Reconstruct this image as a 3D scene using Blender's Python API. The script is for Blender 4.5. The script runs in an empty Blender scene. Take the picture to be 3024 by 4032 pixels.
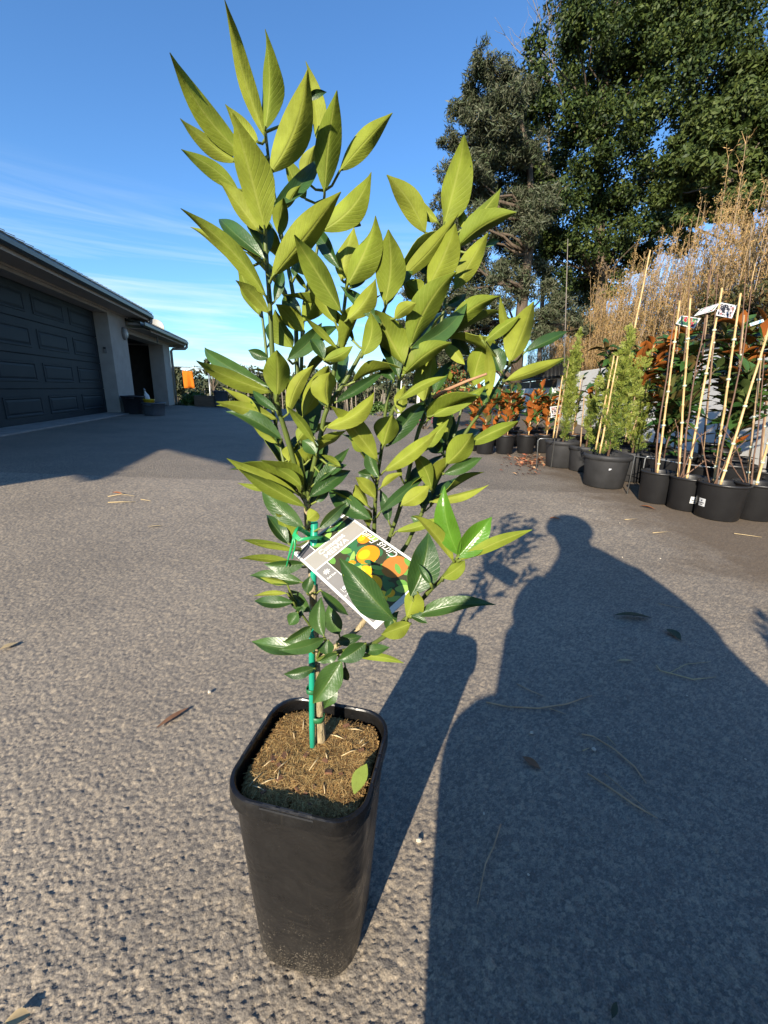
import bpy, bmesh, math, random
import numpy as np
from mathutils import Vector, Matrix, Quaternion

sc = bpy.context.scene
COL = sc.collection
random.seed(7)

# ---------------------------------------------------------------- camera
CAM_H, FPX, PITCH, ROLL = 0.72, 1640.0, math.radians(16.3), math.radians(2.0)
_F = Vector((0, math.cos(PITCH), -math.sin(PITCH)))
_U0 = Vector((0, math.sin(PITCH), math.cos(PITCH)))
_R0 = Vector((1, 0, 0))
_R = _R0 * math.cos(ROLL) + _U0 * math.sin(ROLL)
_U = -_R0 * math.sin(ROLL) + _U0 * math.cos(ROLL)
CAM = Vector((0, 0, CAM_H))
cd = bpy.data.cameras.new('camera')
cam = bpy.data.objects.new('camera', cd)
COL.objects.link(cam)
cd.sensor_fit = 'VERTICAL'
cd.sensor_height = 36.0
cd.lens = FPX / 4032.0 * 36.0
cd.clip_start = 0.02
cd.clip_end = 3000
M = Matrix((( _R.x, _U.x, -_F.x, 0), (_R.y, _U.y, -_F.y, 0), (_R.z, _U.z, -_F.z, CAM_H), (0, 0, 0, 1)))
cam.matrix_world = M
sc.camera = cam

# ---------------------------------------------------------------- light
SUN_EL, SUN_AZ = math.radians(22.4), math.radians(23.0)   # shadows run away from the sun: forward and to the right
world = bpy.data.worlds.new('World')
sc.world = world
world.use_nodes = True
wn = world.node_tree
wn.nodes.clear()
def wnode(t, **kw):
    n = wn.nodes.new(t)
    for k, v in kw.items(): setattr(n, k, v)
    return n
sky = wnode('ShaderNodeTexSky', sky_type='NISHITA', sun_disc=False)
sky.sun_elevation = SUN_EL
sky.sun_rotation = math.pi + SUN_AZ
sky.altitude = 50
sky.air_density = 1.0
sky.dust_density = 0.35
sky.ozone_density = 2.2
bg = wnode('ShaderNodeBackground')
SKY_STRENGTH = 0.083
bg.inputs['Strength'].default_value = SKY_STRENGTH
out = wnode('ShaderNodeOutputWorld')
tc = wnode('ShaderNodeTexCoord')
sep = wnode('ShaderNodeSeparateXYZ')
mp = wnode('ShaderNodeMapping')
mp.inputs['Scale'].default_value = (1.3, 1.3, 19.0)
mp.inputs['Rotation'].default_value = (0.0, 0.05, 0.0)
nz = wnode('ShaderNodeTexNoise')
nz.inputs['Scale'].default_value = 1.6
nz.inputs['Detail'].default_value = 7
nz.inputs['Roughness'].default_value = 0.58
nz.inputs['Distortion'].default_value = 0.5
rp = wnode('ShaderNodeValToRGB')
rp.color_ramp.elements[0].position = 0.43
rp.color_ramp.elements[1].position = 0.70
band = wnode('ShaderNodeMapRange')          # cirrus thins out overhead
band.inputs['From Min'].default_value = 0.34
band.inputs['From Max'].default_value = 0.02
band.inputs['To Min'].default_value = 0.0
band.inputs['To Max'].default_value = 1.0
mu = wnode('ShaderNodeMath', operation='MULTIPLY')
mix = wnode('ShaderNodeMix', data_type='RGBA')
mix.inputs['B'].default_value = (6.6, 7.2, 7.8, 1)
L = wn.links.new
L(tc.outputs['Generated'], sep.inputs[0])
L(tc.outputs['Generated'], mp.inputs['Vector'])
L(mp.outputs[0], nz.inputs['Vector'])
L(nz.outputs['Fac'], rp.inputs[0])
L(sep.outputs['Z'], band.inputs['Value'])
L(rp.outputs[0], mu.inputs[0])
L(band.outputs[0], mu.inputs[1])
L(mu.outputs[0], mix.inputs['Factor'])
tint = wnode('ShaderNodeMix', data_type='RGBA', blend_type='MULTIPLY')      # the phone's rendering of a clear blue sky
tint.inputs['Factor'].default_value = 1.0
tint.inputs['B'].default_value = (0.68, 1.06, 1.42, 1)
L(sky.outputs[0], tint.inputs['A'])
L(tint.outputs['Result'], mix.inputs['A'])
L(mix.outputs['Result'], bg.inputs['Color'])
L(bg.outputs[0], out.inputs['Surface'])

sl = bpy.data.lights.new('sun', 'SUN')
sl.energy = 5.0
sl.angle = math.radians(0.55)
sl.color = (1.0, 0.89, 0.72)
sun = bpy.data.objects.new('sun', sl)
COL.objects.link(sun)
sdir = Vector((math.sin(SUN_AZ) * math.cos(SUN_EL), math.cos(SUN_AZ) * math.cos(SUN_EL), -math.sin(SUN_EL)))
sun.rotation_euler = sdir.to_track_quat('-Z', 'Y').to_euler()
sun.location = (-4, -10, 6)

vs = sc.view_settings
vs.view_transform = 'Standard'
vs.look = 'None'
vs.exposure = 1.0
vs.gamma = 1.0
vs.use_curve_mapping = False
sc.cycles.use_denoising = True
sc.cycles.max_bounces = 6
sc.cycles.transparent_max_bounces = 8
sc.cycles.caustics_reflective = False
sc.cycles.caustics_refractive = False

# ---------------------------------------------------------------- pixel <-> place
def ray(x, y): return _F * FPX + _R * (x - 1512) - _U * (y - 2016)
def PZ(x, y, z=0.0):
    d = ray(x, y); return CAM + d * ((z - CAM_H) / d.z)
def PY(x, y, Y):
    d = ray(x, y); return CAM + d * (Y / d.y)
def PXY(P):
    v = Vector(P) - CAM; z = v.dot(_F)
    return (1512 + FPX * v.dot(_R) / z, 2016 - FPX * v.dot(_U) / z)

# ---------------------------------------------------------------- materials
MATS = {}
def nt(name):
    m = bpy.data.materials.new(name); m.use_nodes = True
    t = m.node_tree; t.nodes.clear()
    return m, t
def N(t, typ, **kw):
    n = t.nodes.new(typ)
    for k, v in kw.items():
        if k in ('operation', 'data_type', 'blend_type', 'feature', 'attribute_name', 'distance', 'uv_map', 'wave_type', 'bands_direction'): setattr(n, k, v)
        else: n.inputs[k.replace('_', ' ')].default_value = v
    return n
def pbsdf(t):
    b = N(t, 'ShaderNodeBsdfPrincipled'); o = N(t, 'ShaderNodeOutputMaterial')
    t.links.new(b.outputs[0], o.inputs['Surface'])
    return b, o
def ramp(t, stops):
    r = N(t, 'ShaderNodeValToRGB'); e = r.color_ramp.elements
    while len(e) < len(stops): e.new(0.5)
    for i, (p, c) in enumerate(stops):
        e[i].position = p; e[i].color = tuple(c) + (1,) if len(c) == 3 else c
    return r
def simple(name, c1, c2=None, rough=0.6, scale=8.0, detail=4, spec=0.5, bump=0.0, bscale=None, metal=0.0, stretch=(1, 1, 1), coord='Object'):
    """two-tone noise material with optional fine relief"""
    if name in MATS: return MATS[name]
    m, t = nt(name); b, o = pbsdf(t)
    tc = N(t, 'ShaderNodeTexCoord'); mp = N(t, 'ShaderNodeMapping'); mp.inputs['Scale'].default_value = stretch
    t.links.new(tc.outputs[coord], mp.inputs['Vector'])
    nz = N(t, 'ShaderNodeTexNoise', Scale=scale, Detail=detail)
    t.links.new(mp.outputs[0], nz.inputs['Vector'])
    c2 = c2 or tuple(x * 0.8 for x in c1)
    r = ramp(t, [(0.3, c2), (0.7, c1)])
    t.links.new(nz.outputs['Fac'], r.inputs[0])
    t.links.new(r.outputs[0], b.inputs['Base Color'])
    b.inputs['Roughness'].default_value = rough
    b.inputs['Specular IOR Level'].default_value = spec
    b.inputs['Metallic'].default_value = metal
    if bump:
        n2 = N(t, 'ShaderNodeTexNoise', Scale=bscale or scale * 6, Detail=5)
        t.links.new(mp.outputs[0], n2.inputs['Vector'])
        bp = N(t, 'ShaderNodeBump', Strength=bump, Distance=0.01)
        t.links.new(n2.outputs['Fac'], bp.inputs['Height'])
        t.links.new(bp.outputs[0], b.inputs['Normal'])
    MATS[name] = m
    return m
def leafmat(name, cols, rough=0.5, trans=0.25, tcol=None, spec=0.4, veins=None, spots=0.0):
    """leaf surface: colour differs from leaf to leaf, some light passes through"""
    if name in MATS: return MATS[name]
    m, t = nt(name)
    b = N(t, 'ShaderNodeBsdfPrincipled'); o = N(t, 'ShaderNodeOutputMaterial')
    gi = N(t, 'ShaderNodeNewGeometry'); oi = N(t, 'ShaderNodeObjectInfo')
    ad = N(t, 'ShaderNodeMath', operation='ADD'); fr = N(t, 'ShaderNodeMath', operation='FRACT')
    t.links.new(gi.outputs['Random Per Island'], ad.inputs[0]); t.links.new(oi.outputs['Random'], ad.inputs[1]); t.links.new(ad.outputs[0], fr.inputs[0])
    n = len(cols)
    r = ramp(t, [((i + 0.5) / n, c) for i, c in enumerate(cols)])
    t.links.new(fr.outputs[0], r.inputs[0])
    colout = r.outputs[0]
    tc = N(t, 'ShaderNodeTexCoord')
    nz = N(t, 'ShaderNodeTexNoise', Scale=55.0, Detail=4)
    t.links.new(tc.outputs['Object'], nz.inputs['Vector'])
    mr = N(t, 'ShaderNodeMapRange', From_Min=0.3, From_Max=0.7, To_Min=0.78, To_Max=1.18)
    t.links.new(nz.outputs['Fac'], mr.inputs['Value'])
    mx = N(t, 'ShaderNodeMix', data_type='RGBA', blend_type='MULTIPLY', Factor=1.0)
    t.links.new(colout, mx.inputs['A']); t.links.new(mr.outputs[0], mx.inputs['B'])
    colout = mx.outputs['Result']
    if veins:
        uv = N(t, 'ShaderNodeUVMap'); sp = N(t, 'ShaderNodeSeparateXYZ'); t.links.new(uv.outputs[0], sp.inputs[0])
        ab = N(t, 'ShaderNodeMath', operation='ABSOLUTE'); sb = N(t, 'ShaderNodeMath', operation='SUBTRACT'); sb.inputs[1].default_value = 0.5
        t.links.new(sp.outputs['X'], sb.inputs[0]); t.links.new(sb.outputs[0], ab.inputs[0])
        mid = N(t, 'ShaderNodeMapRange', From_Min=0.012, From_Max=0.05, To_Min=1.0, To_Max=0.0)
        t.links.new(ab.outputs[0], mid.inputs['Value'])
        # side veins: slanted lines
        ml = N(t, 'ShaderNodeMath', operation='MULTIPLY_ADD'); ml.inputs[1].default_value = -0.55
        t.links.new(ab.outputs[0], ml.inputs[0]); t.links.new(sp.outputs['Y'], ml.inputs[2])
        m2 = N(t, 'ShaderNodeMath', operation='MULTIPLY'); m2.inputs[1].default_value = 78.0
        t.links.new(ml.outputs[0], m2.inputs[0])
        sn = N(t, 'ShaderNodeMath', operation='SINE'); t.links.new(m2.outputs[0], sn.inputs[0])
        sv = N(t, 'ShaderNodeMapRange', From_Min=0.75, From_Max=1.0, To_Min=0.0, To_Max=0.38)
        t.links.new(sn.outputs[0], sv.inputs['Value'])
        mxv = N(t, 'ShaderNodeMath', operation='MAXIMUM'); t.links.new(mid.outputs[0], mxv.inputs[0]); t.links.new(sv.outputs[0], mxv.inputs[1])
        fac = N(t, 'ShaderNodeMath', operation='MULTIPLY'); fac.inputs[1].default_value = 0.75
        t.links.new(mxv.outputs[0], fac.inputs[0])
        mv = N(t, 'ShaderNodeMix', data_type='RGBA'); mv.inputs['B'].default_value = tuple(veins) + (1,)
        t.links.new(fac.outputs[0], mv.inputs['Factor']); t.links.new(colout, mv.inputs['A'])
        colout = mv.outputs['Result']
        bp = N(t, 'ShaderNodeBump', Strength=0.35, Distance=0.0008)
        n3 = N(t, 'ShaderNodeTexNoise', Scale=260.0, Detail=3); t.links.new(tc.outputs['Object'], n3.inputs['Vector'])
        w1 = N(t, 'ShaderNodeMapRange', From_Min=0.45, From_Max=0.85, To_Min=1.0, To_Max=0.0); t.links.new(sp.outputs['Y'], w1.inputs['Value'])
        w2 = N(t, 'ShaderNodeMath', operation='MULTIPLY'); t.links.new(mxv.outputs[0], w2.inputs[0]); t.links.new(w1.outputs[0], w2.inputs[1])
        a3 = N(t, 'ShaderNodeMath', operation='SUBTRACT'); t.links.new(n3.outputs['Fac'], a3.inputs[0]); t.links.new(w2.outputs[0], a3.inputs[1])
        t.links.new(a3.outputs[0], bp.inputs['Height']); t.links.new(bp.outputs[0], b.inputs['Normal'])
    if spots:
        n4 = N(t, 'ShaderNodeTexNoise', Scale=38.0, Detail=2); t.links.new(tc.outputs['Object'], n4.inputs['Vector'])
        s4 = N(t, 'ShaderNodeMapRange', From_Min=0.66, From_Max=0.74, To_Min=0.0, To_Max=spots); t.links.new(n4.outputs['Fac'], s4.inputs['Value'])
        m4 = N(t, 'ShaderNodeMix', data_type='RGBA'); m4.inputs['B'].default_value = (0.30, 0.30, 0.08, 1)
        t.links.new(s4.outputs[0], m4.inputs['Factor']); t.links.new(colout, m4.inputs['A']); colout = m4.outputs['Result']
    t.links.new(colout, b.inputs['Base Color'])
    b.inputs['Roughness'].default_value = rough
    b.inputs['Specular IOR Level'].default_value = spec
    if trans:
        tr = N(t, 'ShaderNodeBsdfTranslucent')
        if tcol:
            tm = N(t, 'ShaderNodeMix', data_type='RGBA', Factor=0.7); tm.inputs['B'].default_value = tuple(tcol) + (1,)
            t.links.new(colout, tm.inputs['A']); t.links.new(tm.outputs['Result'], tr.inputs['Color'])
        else: t.links.new(colout, tr.inputs['Color'])
        ms = N(t, 'ShaderNodeMixShader', Fac=trans)
        t.links.new(b.outputs[0], ms.inputs[1]); t.links.new(tr.outputs[0], ms.inputs[2]); t.links.new(ms.outputs[0], o.inputs['Surface'])
    else: t.links.new(b.outputs[0], o.inputs['Surface'])
    MATS[name] = m
    return m

# ---------------------------------------------------------------- mesh helpers
def link(name, me, parent=None):
    o = bpy.data.objects.new(name, me); COL.objects.link(o)
    if parent is not None: o.parent = parent
    return o
def tag(o, label, cat, group=None):
    o['label'] = label; o['category'] = cat
    if group: o['group'] = group
    return o
def struct(o): o['kind'] = 'structure'; return o
def stuff(o): o['kind'] = 'stuff'; return o
def thing(name, label, cat, loc=(0, 0, 0), rz=0.0, group=None):
    o = bpy.data.objects.new(name, None); COL.objects.link(o)
    o.empty_display_size = 0.05
    o.location = loc; o.rotation_euler = (0, 0, rz)
    return tag(o, label, cat, group)
def mlist(m): return m if isinstance(m, (list, tuple)) else [m]
class MB:
    """collects polygons for one mesh object"""
    def __init__(s): s.v = []; s.f = []; s.mi = []; s.uv = None; s.sm = []
    def add(s, vs, fs, mi=0, smooth=False):
        k = len(s.v); s.v.extend([tuple(x) for x in vs])
        for f in fs: s.f.append(tuple(i + k for i in f)); s.mi.append(mi); s.sm.append(smooth)
        return s
    def box(s, c, h, mi=0, rot=None):
        c = Vector(c); vs = []
        for dz in (-1, 1):
            for dx, dy in ((-1, -1), (1, -1), (1, 1), (-1, 1)):
                p = Vector((dx * h[0], dy * h[1], dz * h[2]))
                if rot is not None: p = rot @ p
                vs.append(c + p)
        return s.add(vs, [(3, 2, 1, 0), (4, 5, 6, 7), (0, 1, 5, 4), (1, 2, 6, 5), (2, 3, 7, 6), (3, 0, 4, 7)], mi)
    def box6(s, x0, x1, y0, y1, z0, z1, mi=0):
        return s.box(((x0 + x1) / 2, (y0 + y1) / 2, (z0 + z1) / 2), ((x1 - x0) / 2, (y1 - y0) / 2, (z1 - z0) / 2), mi)
    def tube(s, pts, rad, n=6, mi=0, cap=True, smooth=True, wob=0.0):
        pts = [Vector(p) for p in pts]
        if not isinstance(rad, (list, tuple)): rad = [rad] * len(pts)
        rings = []; up = Vector((0.13, 0.31, 0.94))
        vs = []
        for i, p in enumerate(pts):
            d = (pts[min(i + 1, len(pts) - 1)] - pts[max(i - 1, 0)])
            if d.length < 1e-9: d = Vector((0, 0, 1))
            d.normalize()
            a = d.cross(up)
            if a.length < 0.05: a = d.cross(Vector((1, 0, 0)))
            a.normalize(); b = d.cross(a)
            for k in range(n):
                w = 2 * math.pi * k / n
                r = rad[i] * (1 + (random.uniform(-wob, wob) if wob else 0))
                vs.append(p + a * (math.cos(w) * r) + b * (math.sin(w) * r))
        fs = []
        for i in range(len(pts) - 1):
            for k in range(n):
                fs.append((i * n + k, i * n + (k + 1) % n, (i + 1) * n + (k + 1) % n, (i + 1) * n + k))
        s.add(vs, fs, mi, smooth)
        if cap:
            k0 = len(s.v) - len(vs)
            s.f.append(tuple(k0 + k for k in range(n))[::-1]); s.mi.append(mi); s.sm.append(False)
            e = k0 + (len(pts) - 1) * n
            s.f.append(tuple(e + k for k in range(n))); s.mi.append(mi); s.sm.append(False)
        return s
    def lathe(s, prof, n=24, mi=0, c=(0, 0, 0), smooth=True, jitter=0.0):
        vs = []; c = Vector(c)
        for r, z in prof:
            for k in range(n):
                w = 2 * math.pi * k / n
                vs.append(c + Vector((math.cos(w) * r, math.sin(w) * r, z + (random.uniform(-jitter, jitter) if jitter else 0))))
        fs = [(i * n + k, i * n + (k + 1) % n, (i + 1) * n + (k + 1) % n, (i + 1) * n + k) for i in range(len(prof) - 1) for k in range(n)]
        s.add(vs, fs, mi, smooth)
        return s
    def disc(s, c, r, n=20, mi=0, z=0.0):
        c = Vector(c); return s.add([c + Vector((math.cos(2 * math.pi * k / n) * r, math.sin(2 * math.pi * k / n) * r, z)) for k in range(n)], [tuple(range(n))], mi)
    def mesh(s, name, mats, auto=None):
        me = bpy.data.meshes.new(name)
        me.from_pydata(s.v, [], s.f)
        for m in mlist(mats): me.materials.append(m)
        if any(s.mi): me.polygons.foreach_set('material_index', s.mi)
        me.polygons.foreach_set('use_smooth', s.sm)
        me.update()
        return me
    def obj(s, name, mats, parent=None): return link(name, s.mesh(name, mats), parent)
def np_mesh(name, V, F, mats, mi=None, smooth=False):
    """V (n,3) array, F (m,k) array -> mesh"""
    me = bpy.data.meshes.new(name)
    V = np.asarray(V, dtype=np.float32); F = np.asarray(F, dtype=np.int32)
    me.vertices.add(len(V)); me.vertices.foreach_set('co', V.ravel())
    k = F.shape[1]
    me.loops.add(F.size); me.loops.foreach_set('vertex_index', F.ravel())
    me.polygons.add(len(F))
    me.polygons.foreach_set('loop_start', np.arange(0, F.size, k, dtype=np.int32))
    me.polygons.foreach_set('loop_total', np.full(len(F), k, dtype=np.int32))
    for m in mlist(mats): me.materials.append(m)
    if mi is not None: me.polygons.foreach_set('material_index', np.asarray(mi, dtype=np.int32))
    if smooth: me.polygons.foreach_set('use_smooth', np.ones(len(F), dtype=bool))
    me.update(calc_edges=True); me.validate()
    return me
def bevel(o, w, seg=2):
    m = o.modifiers.new('bevel', 'BEVEL'); m.width = w; m.segments = seg; m.limit_method = 'ANGLE'; m.angle_limit = math.radians(40)
    return o

# ================================================================ GROUND
def asphalt_mat(name, bump, tone=False):
    m, t = nt(name); b, o = pbsdf(t)
    tc = N(t, 'ShaderNodeTexCoord')
    n0 = N(t, 'ShaderNodeTexNoise', Scale=0.9, Detail=8, Roughness=0.68); t.links.new(tc.outputs['Object'], n0.inputs['Vector'])
    base = ramp(t, [(0.28, (0.170, 0.149, 0.124)), (0.5, (0.222, 0.193, 0.158)), (0.75, (0.280, 0.243, 0.196))])
    t.links.new(n0.outputs['Fac'], base.inputs[0])
    vo = N(t, 'ShaderNodeTexVoronoi', Scale=240.0); t.links.new(tc.outputs['Object'], vo.inputs['Vector'])
    sx = N(t, 'ShaderNodeSeparateXYZ'); t.links.new(vo.outputs['Color'], sx.inputs[0])
    if tone: at = N(t, 'ShaderNodeAttribute', attribute_name='tone')
    st = ramp(t, [(0.0, (0.5, 0.51, 0.54)), (0.38, (0.82, 0.82, 0.83)), (0.7, (1.15, 1.12, 1.07)), (0.97, (1.6, 1.5, 1.33))])
    t.links.new((at.outputs['Fac'] if tone else sx.outputs['X']), st.inputs[0])
    n2 = N(t, 'ShaderNodeTexNoise', Scale=420.0, Detail=3); t.links.new(tc.outputs['Object'], n2.inputs['Vector'])
    g = N(t, 'ShaderNodeMapRange', From_Min=0.3, From_Max=0.7, To_Min=0.7, To_Max=1.28); t.links.new(n2.outputs['Fac'], g.inputs['Value'])
    mx = N(t, 'ShaderNodeMix', data_type='RGBA', blend_type='MULTIPLY', Factor=1.0)
    t.links.new(base.outputs[0], mx.inputs['A']); t.links.new(st.outputs[0], mx.inputs['B'])
    mx2 = N(t, 'ShaderNodeMix', data_type='RGBA', blend_type='MULTIPLY', Factor=1.0)
    t.links.new(mx.outputs['Result'], mx2.inputs['A']); t.links.new(g.outputs[0], mx2.inputs['B'])
    # potting soil trodden into the asphalt along the nursery rows (x towards the pots)
    sp = N(t, 'ShaderNodeSeparateXYZ'); t.links.new(tc.outputs['Object'], sp.inputs[0])
    ms = N(t, 'ShaderNodeMapRange', From_Min=0.9, From_Max=2.1, To_Min=-0.28, To_Max=0.55); t.links.new(sp.outputs['X'], ms.inputs['Value'])
    n5 = N(t, 'ShaderNodeTexNoise', Scale=3.2, Detail=6, Roughness=0.65); t.links.new(tc.outputs['Object'], n5.inputs['Vector'])
    a5 = N(t, 'ShaderNodeMath', operation='ADD'); t.links.new(ms.outputs[0], a5.inputs[0]); t.links.new(n5.outputs['Fac'], a5.inputs[1])
    r5 = N(t, 'ShaderNodeMapRange', From_Min=0.48, From_Max=0.85, To_Min=0.0, To_Max=0.8); t.links.new(a5.outputs[0], r5.inputs['Value'])
    mx3 = N(t, 'ShaderNodeMix', data_type='RGBA'); t.links.new(r5.outputs[0], mx3.inputs['Factor'])
    t.links.new(mx2.outputs['Result'], mx3.inputs['A'])
    br = N(t, 'ShaderNodeMix', data_type='RGBA', blend_type='MULTIPLY', Factor=1.0); br.inputs['A'].default_value = (0.115, 0.083, 0.055, 1)
    t.links.new(g.outputs[0], br.inputs['B']); t.links.new(br.outputs['Result'], mx3.inputs['B'])
    t.links.new(mx3.outputs['Result'], b.inputs['Base Color'])
    b.inputs['Roughness'].default_value = 0.82
    b.inputs['Specular IOR Level'].default_value = 0.3
    vb = N(t, 'ShaderNodeTexVoronoi', Scale=(85.0 if bump > 0.5 else 420.0)); t.links.new(tc.outputs['Object'], vb.inputs['Vector'])
    ng = N(t, 'ShaderNodeMath', operation='MULTIPLY_ADD'); ng.inputs[1].default_value = -1.0
    t.links.new(vb.outputs['Distance'], ng.inputs[0]); t.links.new(n2.outputs['Fac'], ng.inputs[2])
    bp = N(t, 'ShaderNodeBump', Strength=bump, Distance=(0.010 if bump > 0.5 else 0.001)); t.links.new(ng.outputs[0], bp.inputs['Height'])
    t.links.new(bp.outputs[0], b.inputs['Normal'])
    return m
M_ASPH = asphalt_mat('asphalt_far', 0.6)
M_ASPH_N = asphalt_mat('asphalt_near', 0.35, True)
M_GRASS = simple('dry_grass', (0.10, 0.115, 0.035), (0.065, 0.07, 0.025), rough=0.95, scale=0.6, spec=0.1, bump=0.4, bscale=8)
M_EARTH = simple('bank_earth', (0.12, 0.085, 0.05), (0.06, 0.045, 0.03), rough=0.95, scale=2.0, spec=0.1, bump=0.6)

# terrain out to the horizon: falls away behind the driveway, rises to a wooded ridge
def terrain_z(x, y):
    z = -0.03
    if y > 14.2: z -= min((y - 14.2) * 0.13, 3.4)
    if y > 55: z += min((y - 55) * 0.035, 9.0)
    return z
xs = [-600, -300, -150, -80, -45, -25, -12, -6, 0, 6, 12, 25, 45, 80, 150, 300, 600]
ys = [-200, -80, -30, -12, 0, 8, 14.2, 17, 21, 26, 32, 40, 48, 55, 70, 90, 120, 170, 260, 420, 700, 1400]
tb = MB()
tb.add([(x, y, terrain_z(x, y) + (0 if y < 15 else 0.25 * math.sin(x * 0.13 + y * 0.07))) for y in ys for x in xs],
       [(j * len(xs) + i, j * len(xs) + i + 1, (j + 1) * len(xs) + i + 1, (j + 1) * len(xs) + i) for j in range(len(ys) - 1) for i in range(len(xs) - 1)], 0, True)
struct(tb.obj('terrain', M_GRASS))
ab = MB(); ab.add([(-16, -14, 0), (14, -14, 0), (14, 26, 0), (1.0, 26, 0), (0.2, 14.9, 0), (-2.5, 14.4, 0), (-9.5, 14.2, 0), (-16, 14.2, 0)], [tuple(range(8))])
driveway = struct(ab.obj('driveway', M_ASPH))

# the near driveway: real stone relief
rng = np.random.default_rng(3)
def stone_layer(X, Y, cell, seed, r0, r1, tilt):
    """angular stones: flat tops at mixed heights, each tipped its own way; returns height 0..1, stone id value, inside mask"""
    cx = np.floor(X / cell).astype(np.int64); cy = np.floor(Y / cell).astype(np.int64)
    def h(a, b, k):
        n = (a * 374761393 + b * 668265263 + k * 982451653 + seed * 1442695041) & 0x7fffffff
        n = ((n ^ (n >> 13)) * 1274126177) & 0x7fffffff
        return ((n ^ (n >> 16)) & 0xffff) / 65535.0
    best = np.full(X.shape, 9.0); hh = np.zeros(X.shape); tl = np.zeros(X.shape)
    for dx in (-1, 0, 1):
        for dy in (-1, 0, 1):
            a = cx + dx; b = cy + dy
            ux = (X - (a + 0.12 + 0.76 * h(a, b, 1)) * cell) / cell; uy = (Y - (b + 0.12 + 0.76 * h(a, b, 2)) * cell) / cell
            ang = h(a, b, 5) * 6.283; ca_, sa_ = np.cos(ang), np.sin(ang)
            p = ux * ca_ + uy * sa_; q = -ux * sa_ + uy * ca_
            # a five-sided outline instead of a circle
            d = np.maximum.reduce([np.abs(p) * 1.05, np.abs(q) * 1.25, np.abs(p * 0.75 + q * 0.72), np.abs(p * 0.7 - q * 0.8)]) / (r0 + (r1 - r0) * h(a, b, 4))
            m = d < best
            best = np.where(m, d, best); hh = np.where(m, h(a, b, 3), hh); tl = np.where(m, p * (h(a, b, 6) - 0.5) * 2 + q * (h(a, b, 7) - 0.5) * 2, tl)
    ins = np.clip((1.08 - best) / 0.22, 0, 1)
    return ins, hh, tl * tilt
def stone_height(X, Y):
    i1, h1, t1 = stone_layer(X, Y, 0.0066, 1, 0.42, 0.66, 0.0016)
    i2, h2, t2 = stone_layer(X, Y, 0.0038, 2, 0.40, 0.62, 0.0008)
    i3, h3, t3 = stone_layer(X, Y, 0.0135, 5, 0.25, 0.58, 0.0018)
    z = i2 * (0.0004 + 0.0010 * h2 + t2)
    z1 = i1 * (0.0003 + 0.0016 * h1 + t1); z = np.where(h1 > 0.22, np.maximum(z, z1), z - 0.0008 * i1)
    z3 = i3 * (0.0009 + 0.0014 * h3 + t3); big = (h3 > 0.72) & (i3 > 0.05); z = np.where(big, np.maximum(z, z3), z)
    z = z + 0.0006 * np.sin(X * 23 + Y * 7) * np.cos(Y * 19)
    tone = np.where(big, h3 * 3.57 - 2.57, np.where((h1 > 0.22) & (i1 * (0.0004 + 0.0020 * h1) > i2 * (0.0004 + 0.0010 * h2)), (h1 * 7.3) % 1.0, (h2 * 5.1) % 1.0))
    return z, tone
ny, nx = 650, 830
Y0, Y1 = 0.22, 3.2
yv = Y0 * (Y1 / Y0) ** np.linspace(0, 1, ny)
uvv = np.linspace(-1, 1, nx)
HW = 0.56 + 1.03 * yv
Xg = HW[:, None] * uvv[None, :] + 0.02; Yg = np.repeat(yv[:, None], nx, 1)
Zg, Tg = stone_height(Xg, Yg)
edge = np.minimum(np.minimum((1 - np.abs(uvv))[None, :] / 0.06, ((Y1 - yv) / 0.8)[:, None]), ((yv - Y0) / 0.03)[:, None]).clip(0, 1)
Zg = Zg * (0.10 + 0.70 * edge) + 0.0003 + 0.0014 * edge
V = np.stack([Xg, Yg, Zg], -1).reshape(-1, 3)
ii = np.arange(ny * nx).reshape(ny, nx)
Fq = np.stack([ii[:-1, :-1], ii[:-1, 1:], ii[1:, 1:], ii[1:, :-1]], -1).reshape(-1, 4)
nme = np_mesh('driveway_stones', V, Fq, M_ASPH_N)
at_ = nme.attributes.new('tone', 'FLOAT', 'POINT'); at_.data.foreach_set('value', (0.30 + 0.70 * Tg).astype(np.float32).ravel())
near = link('driveway_stones', nme, driveway)
stuff(near)

# ================================================================ GARAGE
GA = Vector((-5.53, 5.995, 0)); GU = Vector((-0.2341, 0.9722, 0))
M_WALL = simple('render_wall', (0.40, 0.37, 0.33), (0.34, 0.315, 0.28), rough=0.85, scale=5, bump=0.15, bscale=160)
M_SOFF = simple('soffit_paint', (0.42, 0.37, 0.31), (0.36, 0.32, 0.27), rough=0.7, scale=4)
M_DOOR = simple('door_paint', (0.025, 0.034, 0.039), (0.019, 0.027, 0.032), rough=0.62, scale=3, spec=0.2, bump=0.05, bscale=420)
M_GUT = simple('gutter_steel', (0.045, 0.052, 0.050), (0.032, 0.038, 0.037), rough=0.38, scale=6)
M_ROOF = simple('roof_sheet', (0.085, 0.10, 0.092), (0.06, 0.072, 0.068), rough=0.5, scale=4)
M_PIPE = simple('downpipe_paint', (0.33, 0.30, 0.26), (0.27, 0.25, 0.22), rough=0.55, scale=6)
M_CONC = simple('concrete', (0.33, 0.31, 0.28), (0.22, 0.21, 0.19), rough=0.9, scale=6, bump=0.3, bscale=90)
M_DARK = simple('dark_plastic', (0.022, 0.023, 0.026), (0.016, 0.017, 0.019), rough=0.45, scale=12)
M_LAMP = simple('opal_glass', (0.55, 0.56, 0.52), (0.48, 0.49, 0.45), rough=0.25, scale=8)
M_GREY = simple('grey_plastic', (0.22, 0.22, 0.21), (0.18, 0.18, 0.175), rough=0.5, scale=9)
M_WHITE = simple('white_paint', (0.72, 0.72, 0.69), (0.62, 0.62, 0.59), rough=0.6, scale=5)

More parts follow.
